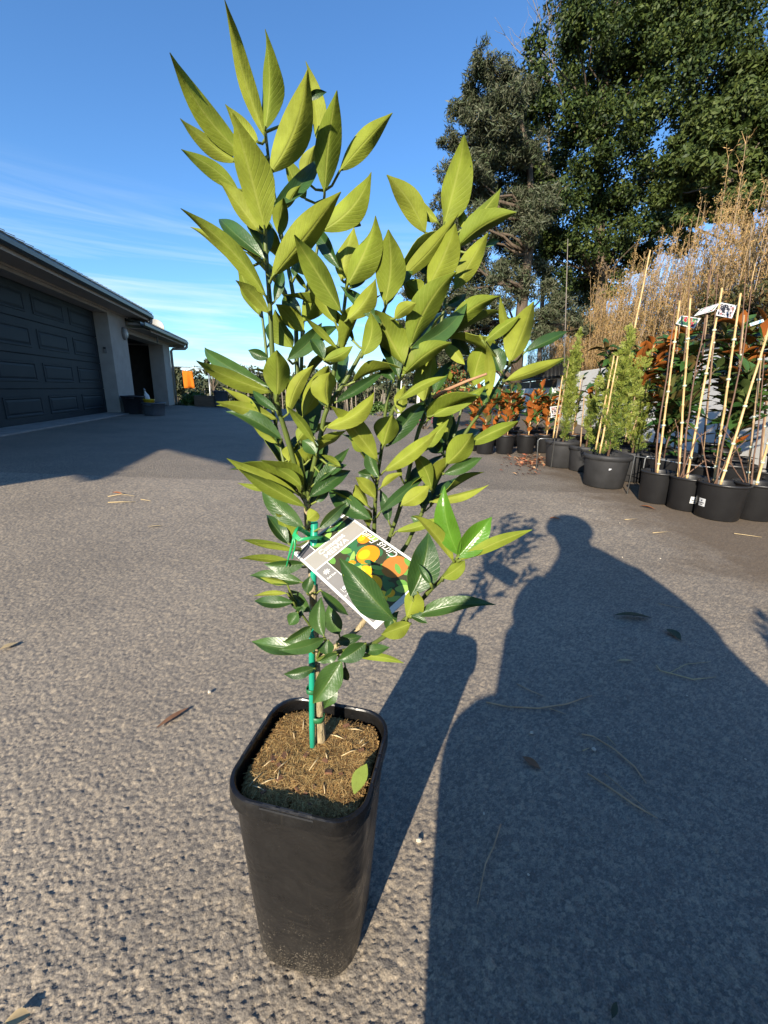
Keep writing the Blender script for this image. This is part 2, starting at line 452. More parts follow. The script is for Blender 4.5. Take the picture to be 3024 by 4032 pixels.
M_INT = simple('bay_painted_shade', (0.075, 0.06, 0.05), (0.045, 0.038, 0.032), rough=0.9, scale=6)  # the open bay's deep shade is put into this dark colour
g = thing('garage', 'low cream garage with dark panelled roller door and an open second bay', 'garage', GA, math.atan2(GU.y, GU.x))
def gbox(name, x0, x1, y0, y1, z0, z1, m, parent=g, bev=0.006):
    o = MB().box6(x0, x1, y0, y1, z0, z1).obj(name, m, parent)
    if bev: bevel(o, bev)
    return o
# walls (front face at y = -0.30, doors set back to y = 0)
gbox('wall', -1.80, -1.22, -0.30, 0.12, 0, 2.22, M_WALL)
gbox('wall', -1.22, 3.85, -0.297, 0.10, 2.13, 2.22, M_WALL)
gbox('wall', 3.85, 4.92, -0.30, 0.12, 0, 2.22, M_WALL)
gbox('wall', 4.92, 8.15, -0.297, 0.10, 1.84, 1.99, M_WALL)
gbox('wall', 8.15, 8.95, -0.30, 0.12, 0, 1.99, M_WALL)
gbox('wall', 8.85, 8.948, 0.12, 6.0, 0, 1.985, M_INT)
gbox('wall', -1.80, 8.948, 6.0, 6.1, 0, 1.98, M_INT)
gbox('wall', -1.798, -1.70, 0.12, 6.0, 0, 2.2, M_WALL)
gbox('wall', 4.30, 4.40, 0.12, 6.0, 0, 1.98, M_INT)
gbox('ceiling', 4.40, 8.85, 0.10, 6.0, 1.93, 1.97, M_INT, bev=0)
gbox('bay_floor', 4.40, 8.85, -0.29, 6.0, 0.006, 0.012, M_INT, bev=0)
gbox('apron', -1.22, 4.15, -0.52, 0.02, -0.05, 0.022, M_CONC)
# the sectional door: four rows, four raised panels a row
door = gbox('garage_door', -1.22, 3.85, 0.004, 0.045, 0.02, 2.13, M_DOOR, bev=0)
rows = [(0.02, 0.545), (0.551, 1.075), (1.081, 1.605), (1.611, 2.13)]
for r0, r1 in rows:
    MB().box6(-1.215, 3.845, -0.022, 0.003, r0 + 0.002, r1 - 0.002).obj('door_section', M_DOOR, door)
    bevel(door.children[-1], 0.006)
    for k in range(4):
        c = 3.195 - 1.262 * k; w = 0.52; zc = (r0 + r1) / 2; h = 0.155
        def ring(hw, hh, y): return [(c - hw, y, zc - hh), (c + hw, y, zc - hh), (c + hw, y, zc + hh), (c - hw, y, zc + hh)]
        mb = MB()
        prof = [(w, h, -0.0215), (w - 0.006, h - 0.006, -0.034), (w - 0.028, h - 0.028, -0.034), (w - 0.045, h - 0.045, -0.024), (w - 0.085, h - 0.075, -0.033)]
        vs = []
        for p in prof: vs += ring(*p)
        fs = [(i * 4 + q, i * 4 + (q + 1) % 4, (i + 1) * 4 + (q + 1) % 4, (i + 1) * 4 + q) for i in range(len(prof) - 1) for q in range(4)]
        fs.append(tuple((len(prof) - 1) * 4 + q for q in range(4)))
        mb.add(vs, fs).obj('door_panel', M_DOOR, door)
# roofs, eaves and gutters
def roof(x0, x1, y0, zg, name='roof', depth=7.0, slope=0.34, lip=0.10):
    mb = MB(); yr = y0 + depth / 2
    prof = [(y0, zg), (yr, zg + slope * depth / 2), (y0 + depth, zg), (y0 + depth, zg - 0.05), (yr, zg + slope * depth / 2 - 0.06), (y0 + 0.02, zg - 0.05)]
    n = len(prof); vs = [(x0, *p) for p in prof] + [(x1, *p) for p in prof]
    fs = [(i, (i + 1) % n, n + (i + 1) % n, n + i) for i in range(n)] + [tuple(range(n))[::-1], tuple(range(n, 2 * n))]
    mb.add(vs, fs)
    rf = mb.obj(name, M_ROOF, g)
    k = int((x1 - x0) / 0.2)                     # standing ribs of the metal sheets show along the eave
    rb = MB()
    for i in range(k):
        x = x0 + (i + 0.5) * (x1 - x0) / k
        rb.add([(x - 0.02, y0 - 0.03, zg + 0.006), (x + 0.02, y0 - 0.03, zg + 0.006), (x + 0.02, yr, zg + 0.015 + slope * depth / 2), (x - 0.02, yr, zg + 0.015 + slope * depth / 2),
                (x - 0.008, y0 - 0.03, zg + 0.014), (x + 0.008, y0 - 0.03, zg + 0.014), (x + 0.008, yr, zg + 0.024 + slope * depth / 2), (x - 0.008, yr, zg + 0.024 + slope * depth / 2)],
               [(0, 1, 5, 4), (1, 2, 6, 5), (3, 0, 4, 7), (4, 5, 6, 7)])
    rb.obj('roof_ribs', M_ROOF, rf)
    return rf
def gutter(x0, x1, y, z):
    """quad gutter: open channel with a rolled lip, seen from below"""
    mb = MB(); pr = [(y + 0.085, z + 0.10), (y + 0.085, z + 0.006), (y + 0.02, z), (y - 0.015, z + 0.03), (y - 0.02, z + 0.085), (y - 0.012, z + 0.10), (y - 0.002, z + 0.09), (y + 0.0, z + 0.035), (y + 0.025, z + 0.012), (y + 0.075, z + 0.014), (y + 0.078, z + 0.10)]
    n = len(pr); vs = [(x0, *p) for p in pr] + [(x1, *p) for p in pr]
    mb.add(vs, [(i, i + 1, n + i + 1, n + i) for i in range(n - 1)] + [tuple(range(n)), tuple(range(n, 2 * n))[::-1]])
    return mb.obj('gutter', M_GUT, g)
def soffit(x0, x1, y0, y1, z):
    o = gbox('soffit', x0, x1, y0, y1, z, z + 0.012, M_SOFF, bev=0)
    gbox('cornice', x0, x1, y1 - 0.035, y1 - 0.003, z - 0.03, z - 0.001, M_SOFF)
    return o
roof(-1.95, 5.40, -0.80, 2.365)
gutter(-1.95, 5.42, -0.80, 2.235)
gbox('fascia', -1.95, 5.40, -0.715, -0.69, 2.19, 2.33, M_SOFF)
soffit(-1.95, 5.40, -0.69, -0.30, 2.205)
gbox('barge_board', 5.38, 5.402, -0.688, 6.1, 2.10, 2.36, M_SOFF)
roof(5.05, 9.40, -0.80, 2.105, slope=0.20)
gutter(4.60, 9.42, -0.80, 1.98)
gbox('fascia', 5.405, 9.40, -0.715, -0.69, 1.94, 2.07, M_SOFF)
soffit(4.95, 9.40, -0.69, -0.30, 1.955)
gbox('barge_board', 9.38, 9.402, -0.688, 6.1, 1.88, 2.10, M_SOFF)
# the wing that runs on past the camera (its eave throws the long shadow on the driveway)
gbox('wall', -7.35, -1.80, 0.55, 6.0, 0, 2.20, M_WALL)
gbox('wall', -8.1, -7.35, 1.55, 6.0, 0, 2.20, M_WALL)  # unseen set-back end with its roof, shaped only to step the shadow's edge
roof(-7.6, -1.95, -0.34, 2.30)
roof(-8.1, -7.6, 0.70, 2.30, depth=5.0)
gutter(-7.6, -1.95, -0.36, 2.22)
# downpipes with their swan necks
for xp, zt, zg_ in ((4.95, 2.19, 2.235), (9.0, 1.94, 1.98)):
    y0 = -0.335
    pts = [(xp + 0.42, -0.76, zg_ + 0.01), (xp + 0.42, -0.75, zg_ - 0.07), (xp + 0.36, -0.70, zt - 0.09), (xp + 0.05, y0 - 0.06, zt - 0.13), (xp + 0.0, y0, zt - 0.20)]
    if xp > 6: pts.append((xp, y0, 0.02))
    else: pts = pts[:4] + [(xp + 0.02, -0.27, zt - 0.135)]
    MB().tube(pts, 0.042, 10).obj('downpipe', M_PIPE, g)
# bulkhead lamp on the pillar
lo = MB().lathe([(0.0, 0), (0.125, 0), (0.13, 0.02), (0.125, 0.05), (0.105, 0.062), (0.10, 0.055)], 24).obj('bulkhead_lamp', M_GREY, g)
lo.matrix_local = Matrix.Translation((4.68, -0.30, 1.80)) @ Matrix.Rotation(math.radians(90), 4, 'X') @ Matrix.Diagonal((0.85, 1.1, 1, 1))
dm = MB().lathe([(0.10, 0.055), (0.095, 0.075), (0.07, 0.092), (0.035, 0.10), (0.001, 0.102)], 24).obj('lamp_glass', M_LAMP, lo)
# door key pad on the reveal
kp = gbox('keypad', 3.825, 3.847, -0.19, -0.12, 1.30, 1.43, M_GREY)
MB().box6(3.818, 3.824, -0.178, -0.132, 1.385, 1.42).obj('keypad_screen', M_DARK, kp)
# inside the open bay: folded-back door, shelf with a pale carton
gbox('open_door_panel', 4.95, 8.1, 0.15, 2.3, 1.865, 1.90, M_DOOR)
gbox('door_track', 8.05, 8.09, 0.12, 2.4, 1.80, 1.84, M_GREY, bev=0)

def freebox(name, label, cat, c, h, rz, m, group=None, bev=0.01):
    o = MB().box((0, 0, 0), h).obj(name, m); o.location = c; o.rotation_euler = (0, 0, rz); tag(o, label, cat, group)
    if bev: bevel(o, bev)
    return o
GL = lambda x, y, z=0.0: GA + GU * x + Vector((-GU.y, GU.x, 0)) * y + Vector((0, 0, z))
GRZ = math.atan2(GU.y, GU.x)
M_CART = simple('carton', (0.42, 0.38, 0.32), (0.34, 0.30, 0.25), rough=0.85, scale=6)
sh = thing('storage_shelf', 'dark storage shelf against the back of the open garage bay', 'shelf', GL(7.3, 3.0), GRZ)
for z in (0.45, 0.95, 1.35): MB().box6(-0.7, 0.7, -0.2, 0.2, z, z + 0.025).obj('shelf_board', M_DARK, sh)
for x in (-0.68, 0.68):
    for y in (-0.18, 0.18): MB().box6(x - 0.02, x + 0.02, y - 0.02, y + 0.02, 0.013, 1.6).obj('upright', M_GREY, sh)
freebox('carton', 'pale carton on the top shelf inside the garage bay', 'box', GL(7.15, 2.95, 1.435), (0.17, 0.13, 0.058), GRZ, M_CART)
freebox('carton', 'small pale packet beside the carton inside the garage bay', 'box', GL(7.6, 2.95, 1.415), (0.08, 0.08, 0.038), GRZ, M_CART)
# satellite dish
M_DISH = simple('dish_paint', (0.34, 0.33, 0.30), (0.29, 0.28, 0.25), rough=0.5, scale=5)
d = thing('satellite_dish', 'round pale satellite dish fixed on the lower garage roof', 'satellite dish', PY(614, 1322, 12.6))
db = MB().lathe([(0.001, 0.0), (0.12, 0.008), (0.20, 0.028), (0.235, 0.045), (0.24, 0.055), (0.23, 0.055), (0.20, 0.038), (0.12, 0.018), (0.001, 0.010)], 28).obj('reflector', M_DISH, d)
db.matrix_local = Matrix.Translation((0, 0, 0.20)) @ Matrix.Rotation(math.radians(20), 4, 'Z') @ Matrix.Rotation(math.radians(68), 4, 'X')
MB().tube([(0, 0.05, -0.18), (0, 0.05, 0.30)], 0.022, 8).obj('mast', M_GREY, d)
MB().tube([(0, -0.05, 0.02), (-0.05, -0.42, 0.12), (-0.05, -0.5, 0.3)], 0.014, 6).obj('feed_arm', M_GREY, d)

# tubs, bucket and bottle in front of the open bay
M_TUB = simple('black_tub', (0.028, 0.029, 0.033), (0.02, 0.021, 0.024), rough=0.4, scale=9, bump=0.1)
M_YEL = simple('yellow_plastic', (0.62, 0.42, 0.015), (0.55, 0.36, 0.012), rough=0.4, scale=8)
M_BLU = simple('grey_blue_plastic', (0.10, 0.115, 0.13), (0.08, 0.09, 0.105), rough=0.4, scale=8)
def tub(name, label, loc, lx, ly, h, rz, m, taper=0.86, soil=None):
    """open oval tub with a rolled rim"""
    t = thing(name, label, 'tub', loc, rz)
    def ring(f, z): return [Vector((math.copysign(abs(math.cos(a)) ** 0.55, math.cos(a)) * lx * f, math.copysign(abs(math.sin(a)) ** 0.55, math.sin(a)) * ly * f, z)) for a in [2 * math.pi * k / 28 for k in range(28)]]
    pr = [(taper, 0.0), (taper + 0.01, 0.02), (0.985, h - 0.03), (1.03, h - 0.028), (1.04, h - 0.012), (1.03, h), (0.975, h), (0.97, h - 0.03), (taper - 0.02, 0.02)]
    mb = MB(); vs = []
    for f, z in pr: vs += ring(f, z)
    fs = [(i * 28 + k, i * 28 + (k + 1) % 28, (i + 1) * 28 + (k + 1) % 28, (i + 1) * 28 + k) for i in range(len(pr) - 1) for k in range(28)]
    fs += [tuple(range(28))[::-1], tuple((len(pr) - 1) * 28 + k for k in range(28))]
    mb.add(vs, fs, 0, True).obj('tub_body', m, t)
    for sx in (-1, 1):
        MB().tube([(sx * lx * 1.0, -0.08, h - 0.05), (sx * lx * 1.12, -0.06, h - 0.05), (sx * lx * 1.12, 0.06, h - 0.05), (sx * lx * 1.0, 0.08, h - 0.05)], 0.012, 6).obj('handle', m, t)
    return t
tub('storage_tub', 'long black tub at the foot of the garage pillar', PZ(530, 1632) + Vector((-0.15, 0.35, 0.003)), 0.34, 0.24, 0.40, GRZ, M_TUB)
tub('storage_tub', 'smaller charcoal tub with a yellow bucket standing in it', PZ(605, 1636) + Vector((-0.02, 0.10, 0.003)), 0.235, 0.19, 0.28, GRZ - 0.3, M_BLU)
bk = thing('bucket', 'small yellow bucket standing in the charcoal tub', 'bucket', PZ(605, 1636) + Vector((-0.10, 0.06, 0.026)))
MB().lathe([(0.001, 0.0), (0.085, 0.0), (0.112, 0.30), (0.122, 0.305), (0.122, 0.325), (0.110, 0.325), (0.083, 0.01), (0.001, 0.01)], 24).obj('bucket_body', M_YEL, bk)
b2 = thing('spray_bottle', 'pale squeeze bottle leaning in the tub behind the yellow bucket', 'bottle', PZ(570, 1632) + Vector((0.0, 0.25, 0.22)))
b2.rotation_euler = (0.0, -0.25, 0)
MB().lathe([(0.001, 0), (0.05, 0), (0.055, 0.02), (0.052, 0.20), (0.02, 0.27), (0.016, 0.30)], 16).obj('bottle_body', M_WHITE, b2)
MB().lathe([(0.018, 0.30), (0.02, 0.34), (0.008, 0.37), (0.001, 0.37)], 12).obj('bottle_cap', M_GREY, b2)
# round hose reel on the far corner
hr = thing('hose_reel', 'round black hose reel on the far corner of the garage', 'hose reel', GL(9.02, 0.1, 1.0), GRZ)
for zz in (-0.09, 0.09):
    q = MB().lathe([(0.001, -0.01), (0.19, -0.01), (0.20, 0.0), (0.19, 0.01), (0.001, 0.01)], 24).obj('reel_flange', M_DARK, hr)
    q.matrix_local = Matrix.Translation((0.14 + zz, 0, 0)) @ Matrix.Rotation(math.radians(90), 4, 'Y')
q = MB().lathe([(0.10, -0.08), (0.15, -0.07), (0.15, 0.07), (0.10, 0.08)], 20).obj('hose_coil', M_DARK, hr)
q.matrix_local = Matrix.Translation((0.14, 0, 0)) @ Matrix.Rotation(math.radians(90), 4, 'Y')
MB().box6(-0.07, 0.05, -0.03, 0.03, -0.03, 0.03).obj('bracket', M_GREY, hr)

# ================================================================ far end of the driveway
M_TIMB = simple('weathered_timber', (0.20, 0.135, 0.085), (0.12, 0.08, 0.05), rough=0.85, scale=3, stretch=(1, 1, 8), bump=0.3)
p = PZ(805, 1601)
bx = thing('planter_box', 'low timber planter box at the end of the driveway', 'planter box', p + Vector((0, 0.25, 0.003)), 0.08)
for k, (z0, z1) in enumerate(((0.0, 0.17), (0.174, 0.34))):
    for y in (-0.24, 0.24): bevel(MB().box6(-0.30, 0.30, y - 0.018, y + 0.018, z0, z1).obj('plank', M_TIMB, bx), 0.005)
    for x in (-0.318, 0.318): bevel(MB().box6(x - 0.017, x + 0.017, -0.255, 0.255, z0, z1).obj('plank', M_TIMB, bx), 0.005)
MB().box6(-0.29, 0.29, -0.22, 0.22, 0.0, 0.29).obj('soil', M_EARTH, bx)
p = PZ(862, 1604)
crate = tub('storage_bin', 'tall dark bin beside the timber planter box', p + Vector((0.0, 0.25, 0.003)), 0.21, 0.21, 0.52, 0.1, M_BLU, 0.92)
crate['category'] = 'bin'
p = PZ(935, 1604)
tub('storage_tub', 'low dark tub right of the tall bin at the driveway end', p + Vector((0.1, 0.4, 0.003)), 0.30, 0.22, 0.34, 0.0, M_TUB)

# rotary clothes line with the orange cloth
hy = 24.0
base = PY(828, 1555, hy); top = PY(822, 1452, hy)
M_STEEL = simple('galvanised_steel', (0.33, 0.34, 0.34), (0.26, 0.27, 0.27), rough=0.4, metal=0.7, scale=8)
cl = thing('clothes_line', 'rotary clothes line on a single steel post', 'clothes line', (base.x, hy, terrain_z(0, hy)))
MB().tube([(0, 0, -0.1), (0, 0, top.z - terrain_z(0, hy) + 0.05)], 0.035, 8).obj('post', M_STEEL, cl)
zt = top.z - terrain_z(0, hy)
armend = []
for k in range(4):
    a = math.radians(182 + 90 * k); e = Vector((math.cos(a) * 1.95, math.sin(a) * 1.95, zt + 0.05)); armend.append(e)
    MB().tube([(0, 0, zt - 0.12), (e.x * 0.35, e.y * 0.35, zt + 0.02), e], 0.018, 6).obj('arm', M_STEEL, cl)
for f in (0.55, 0.75, 0.98):
    mb = MB()
    for k in range(4): mb.tube([armend[k] * f + Vector((0, 0, (1 - f) * zt)), armend[(k + 1) % 4] * f + Vector((0, 0, (1 - f) * zt))], 0.004, 4)
    mb.obj('wire', M_STEEL, cl)
M_ORG = leafmat('orange_cloth', [(0.72, 0.20, 0.02), (0.72, 0.20, 0.02)], rough=0.85, trans=0.3, spec=0.1)
c0 = PY(717, 1459, hy - 0.06); c1 = PY(758, 1463, hy - 0.06); cb = PY(722, 1527, hy - 0.06)
mb = MB(); cols, rws = 9, 8; W = c1.x - c0.x; Hh = c0.z - cb.z
for j in range(rws):
    for i in range(cols):
        u, v = i / (cols - 1), j / (rws - 1)
        mb.v.append((c0.x + W * u + 0.02 * v, hy - 0.06 - 0.10 * v * math.sin(u * 6.0) - 0.02 * math.sin(u * 17), c0.z - 0.02 * u - Hh * v + 0.03 * v * (u - 0.5)))
mb.f = [(j * cols + i, j * cols + i + 1, (j + 1) * cols + i + 1, (j + 1) * cols + i) for j in range(rws - 1) for i in range(cols - 1)]; mb.mi = [0] * len(mb.f); mb.sm = [True] * len(mb.f)
co = mb.obj('hanging_cloth', M_ORG); tag(co, 'bright orange cloth hanging from the clothes line', 'cloth')
sd = co.modifiers.new('thick', 'SOLIDIFY'); sd.thickness = 0.006
q = PY(862, 1475, hy)
M_TEAL = simple('teal_cloth', (0.04, 0.35, 0.22), (0.03, 0.28, 0.18), rough=0.8)
tag(MB().box((q.x, hy - 0.05, q.z), (0.045, 0.012, 0.09)).obj('peg_basket', M_TEAL), 'small green peg basket hanging on the clothes line', 'basket')
bevel(bpy.data.objects['peg_basket'], 0.02, 3)

# ================================================================ VEGETATION HELPERS
def leaf_cloud(name, clumps, n, size, asp, mats, parent, seed=1, up=0.35, out=0.7, flat=0.85, shell=0.45, droop=0.0, sub=0, subr=0.33):
    """n separate leaf blades spread through a set of ball-like clumps [(centre, radius)]"""
    r = np.random.default_rng(seed)
    C = np.array([tuple(c) for c, _ in clumps]); R = np.array([q for _, q in clumps])
    w = R ** 2 / np.sum(R ** 2)
    idx = r.choice(len(R), n, p=w)
    d = r.normal(size=(n, 3)); d /= np.linalg.norm(d, axis=1)[:, None]
    if sub:                         # leaves gather in tufts, with gaps between
        sd = r.normal(size=(len(R), sub, 3)); sd /= np.linalg.norm(sd, axis=2)[:, :, None]
        sc_ = C[:, None, :] + sd * (R[:, None] * (0.45 + 0.6 * r.random((len(R), sub))))[:, :, None] * np.array([1, 1, flat])
        k = r.integers(0, sub, n); base_c = sc_[idx, k]; d0 = sd[idx, k]
        P = base_c + d * (R[idx] * subr * (0.35 + 0.75 * r.random(n) ** 0.6) * (1 + 0.2 * r.normal(size=n)))[:, None] * np.array([1, 1, 0.75])
        d = d * 0.6 + d0 * 0.6; d /= np.linalg.norm(d, axis=1)[:, None] + 1e-9
    rad = R[idx] * (shell + (1.05 - shell) * r.random(n) ** 0.55) * (1 + 0.16 * r.normal(size=n))
    if not sub: P = C[idx] + d * rad[:, None] * np.array([1, 1, flat])
    nrm = d * out + r.normal(size=(n, 3)) * 0.55 + np.array([0, 0, up]); nrm /= np.linalg.norm(nrm, axis=1)[:, None]
    t = r.normal(size=(n, 3)) + d * 0.5 + np.array([0, 0, -droop]); t -= nrm * np.sum(t * nrm, 1)[:, None]; t /= np.linalg.norm(t, axis=1)[:, None]
    b = np.cross(nrm, t)
    s = (size * (0.55 + 0.8 * r.random(n)))[:, None]
    a = asp * (0.8 + 0.4 * r.random(n))[:, None]
    V = np.stack([P - t * s * 0.5, P + b * s * 0.5 * a - t * s * 0.04 + nrm * s * 0.06, P + t * s * 0.5, P - b * s * 0.5 * a - t * s * 0.04 + nrm * s * 0.06], 1).reshape(-1, 3)
    F = np.arange(n * 4).reshape(n, 4)
    mi = r.integers(0, len(mlist(mats)), n)
    if len(mlist(mats)) > 1:       # neighbouring leaves of one clump share a tone
        mi = ((idx * 7 + (k * 5 if sub else 0)) // 2 + (r.random(n) < 0.25)) % len(mlist(mats))
    return link(name, np_mesh(name, V, F, mats, mi), parent)
def px_clumps(lst, Y, jit, seed=0):
    r = random.Random(seed); o = []
    for x, y, rad in lst:
        YY = Y + r.uniform(-jit, jit); c = PY(x, y, YY)
        o.append((c, rad * (c - CAM).dot(_F) / FPX))
    return o
M_BARK = simple('grey_bark', (0.15, 0.115, 0.085), (0.07, 0.052, 0.038), rough=0.95, scale=6, stretch=(3, 3, 0.6), bump=0.6, spec=0.1)
M_TWIG = simple('grey_twig', (0.22, 0.19, 0.165), (0.14, 0.12, 0.10), rough=0.9, scale=9)
M_L_DK = leafmat('fig_leaf_deep', [(0.014, 0.026, 0.007), (0.024, 0.042, 0.009), (0.046, 0.070, 0.014)], rough=0.6, trans=0.12, spec=0.25)
M_L_MD = leafmat('fig_leaf_mid', [(0.028, 0.048, 0.010), (0.046, 0.070, 0.013), (0.078, 0.10, 0.02)], rough=0.58, trans=0.15, spec=0.28)
M_L_LT = leafmat('laurel_leaf', [(0.060, 0.082, 0.018), (0.088, 0.112, 0.026), (0.040, 0.060, 0.014)], rough=0.6, trans=0.18, spec=0.25)
M_NEED = leafmat('sheoak_needle', [(0.055, 0.065, 0.035), (0.085, 0.09, 0.05), (0.05, 0.075, 0.03), (0.12, 0.12, 0.075)], rough=0.6, trans=0.12, spec=0.3)
M_GUM = leafmat('gum_leaf', [(0.055, 0.065, 0.03), (0.08, 0.085, 0.042), (0.04, 0.05, 0.026), (0.10, 0.095, 0.055)], rough=0.6, trans=0.1, spec=0.2)
M_BUSH = leafmat('bush_leaf', [(0.06, 0.12, 0.02), (0.10, 0.17, 0.03), (0.04, 0.085, 0.018)], rough=0.5, trans=0.2)

def limb(mb, p0, p1, r0, r1, bend=0.06, n=6, seg=5, rs=random):
    p0, p1 = Vector(p0), Vector(p1); L_ = (p1 - p0).length
    off = [Vector((rs.uniform(-1, 1), rs.uniform(-1, 1), rs.uniform(-1, 1))) * L_ * bend for _ in range(seg + 1)]
    pts = [p0.lerp(p1, k / seg) + (off[k] if 0 < k < seg else Vector()) for k in range(seg + 1)]
    mb.tube(pts, [r0 + (r1 - r0) * k / seg for k in range(seg + 1)], n)
    return pts

# ================================================================ BIG TREES (on the bank to the right)
TERR = 1.36
A_CL = [(1900,230,50),(1900,320,60),(1965,300,62),(1850,390,55),(1800,460,55),(1900,450,80),(1990,420,80),(1860,560,70),(1960,560,90),(1850,680,80),(1950,700,90),(2030,620,80),(1800,780,66),(1900,820,85),(2000,800,80),(1765,880,56),(1850,950,85),(1980,940,64),(1750,1020,80),(1870,1080,80),(1690,1085,60),(1960,1080,52),(1645,1180,62),(1760,1180,70),(1880,1200,70),(1985,1190,52),(1605,1290,52),(1725,1310,70),(1850,1330,62),(2150,1150,50),(2210,1210,55),(2290,1290,50),(1780,1400,60),(1650,1400,60),(1560,1360,46),(1820,1270,60),(1930,1280,50),(1740,940,60),(1700,1000,50),(2150,820,70),(2120,1060,50),(1990,1330,50),(2100,1300,50),(2060,340,55),(1940,380,60),(1760,560,42),(1770,700,50),(1740,800,44),(2050,1120,60),(2010,1040,60),(2160,1260,60),(1900,1420,60),(2090,560,60),(2100,680,60),(2085,780,60),(2095,900,60),(2070,960,50),(2040,860,60),(1930,620,60),(1700,1180,50),(1830,1140,60)]
ta = thing('sheoak_tree', 'tall thin-needled grey-green tree with a bare leaning trunk', 'tree', PY(2046, 1400, 13.0) * 1.0)
base = Vector(ta.location); base.z = TERR; ta.location = base
def toloc(P, o): return Vector(P) - Vector(o.location)
cla = [(toloc(c, ta), r) for c, r in px_clumps(A_CL, 12.75, 0.9, 3)]
mb = MB(); tr = [toloc(PY(x, y, 13.0), ta) for x, y in ((2040, 1420), (2046, 1300), (2062, 1150), (2080, 1000), (2092, 860), (2085, 640), (2040, 420), (1990, 250))]
tr[0].z = -0.3
mb.tube(tr, [0.18, 0.165, 0.15, 0.135, 0.105, 0.075, 0.045, 0.02], 10, wob=0.05); mb.obj('trunk', M_BARK, ta)
mb = MB(); rs = random.Random(5)
for c, r in cla:
    s = min(tr, key=lambda q: (q - c - Vector((0, 0, -0.6))).length); limb(mb, s, c, 0.05, 0.012, 0.08, 5, 5, rs)
    for _ in range(3): limb(mb, c, c + Vector((rs.uniform(-1, 1), rs.uniform(-1, 1), rs.uniform(-.3, 1))) * r, 0.012, 0.004, 0.1, 4, 3, rs)
mb.obj('limbs', M_BARK, ta)
stuff(leaf_cloud('crown', cla, 92000, 0.15, 0.17, [M_NEED], ta, 2, up=0.1, out=0.2, droop=0.2, sub=12, subr=0.44))

B_CL = [(2330,150,120),(2250,80,80),(2480,100,140),(2650,120,140),(2850,100,150),(2980,250,140),(2200,300,90),(2330,330,120),(2480,300,130),(2650,330,140),(2820,350,140),(2130,420,80),(2250,500,100),(2400,480,110),(2560,520,130),(2720,540,120),(2900,520,120),(2080,560,70),(2180,640,90),(2320,660,100),(2460,680,100),(2620,700,110),(2780,720,100),(2930,700,100),(2100,720,70),(2200,800,90),(2340,820,100),(2480,840,90),(2180,900,70),(2300,950,88),(2440,960,80),(2560,880,72),(2350,1050,76),(2240,1020,70),(2480,1040,62),(2200,1100,60),(2300,1130,70),(2420,1120,60),(2100,860,60),(2060,960,50),(2160,1000,60),(2560,1000,60),(2640,880,70),(2700,960,60),(2120,300,60),(2060,430,60),(2030,520,60),(2060,650,70),(2030,760,70),(2080,860,60),(2110,180,50),(2140,950,70),(2230,920,70),(1990,640,50),(2350,-100,150),(2600,-100,170),(2900,-100,180),(3170,100,180),(3170,400,180)]
tbx = PY(2420, 1300, 15.0); tbx.z = TERR
t2 = thing('fig_tree', 'huge dense dark green broadleaf tree filling the upper right', 'tree', tbx)
clb = [(toloc(c, t2), r) for c, r in px_clumps(B_CL, 15.0, 1.6, 4)]
mb = MB(); tr = [toloc(PY(x, y, 15.2), t2) for x, y in ((2380, 1320), (2370, 1100), (2355, 800), (2360, 500), (2400, 200), (2450, -150))]
tr[0].z = -0.3
mb.tube(tr, [0.20, 0.18, 0.16, 0.13, 0.10, 0.04], 10, wob=0.05); mb.obj('trunk', M_BARK, t2)
mb = MB()
for c, r in clb:
    s = min(tr, key=lambda q: (q - c - Vector((0, 0, -1.0))).length); limb(mb, s, c, 0.035, 0.012, 0.06, 5, 4, rs)
mb.obj('limbs', M_BARK, t2)
stuff(leaf_cloud('crown', clb, 165000, 0.11, 0.5, [M_L_DK, M_L_MD], t2, 5, up=0.3, out=0.55, sub=14, subr=0.46))

C_CL = [(2750,520,90),(2880,460,110),(2990,560,120),(2680,650,80),(2820,640,100),(2960,700,110),(2620,760,62),(2740,790,84),(2880,810,84),(3080,500,120),(3100,720,120),(2950,340,100),(3080,280,110),(2700,880,60)]
tcx = PY(2950, 1300, 11.0); tcx.z = TERR
t3 = thing('laurel_tree', 'lighter green broadleaf tree behind the dry bamboo at the right edge', 'tree', tcx)
clc = [(toloc(c, t3), r) for c, r in px_clumps(C_CL, 11.0, 0.9, 6)]
mb = MB(); tr = [toloc(PY(x, y, 11.3), t3) for x, y in ((2960, 1320), (2950, 1000), (2930, 700), (2920, 400))]; tr[0].z = -0.3
mb.tube(tr, [0.16, 0.14, 0.1, 0.04], 8, wob=0.05); mb.obj('trunk', M_BARK, t3)
mb = MB()
for c, r in clc:
    s = min(tr, key=lambda q: (q - c - Vector((0, 0, -.8))).length); limb(mb, s, c, 0.04, 0.012, 0.06, 5, 4, rs)
mb.obj('limbs', M_BARK, t3)
stuff(leaf_cloud('crown', clc, 40000, 0.115, 0.45, [M_L_LT, M_L_MD], t3, 8, up=0.25, out=0.6, droop=0.6, sub=14, subr=0.36))

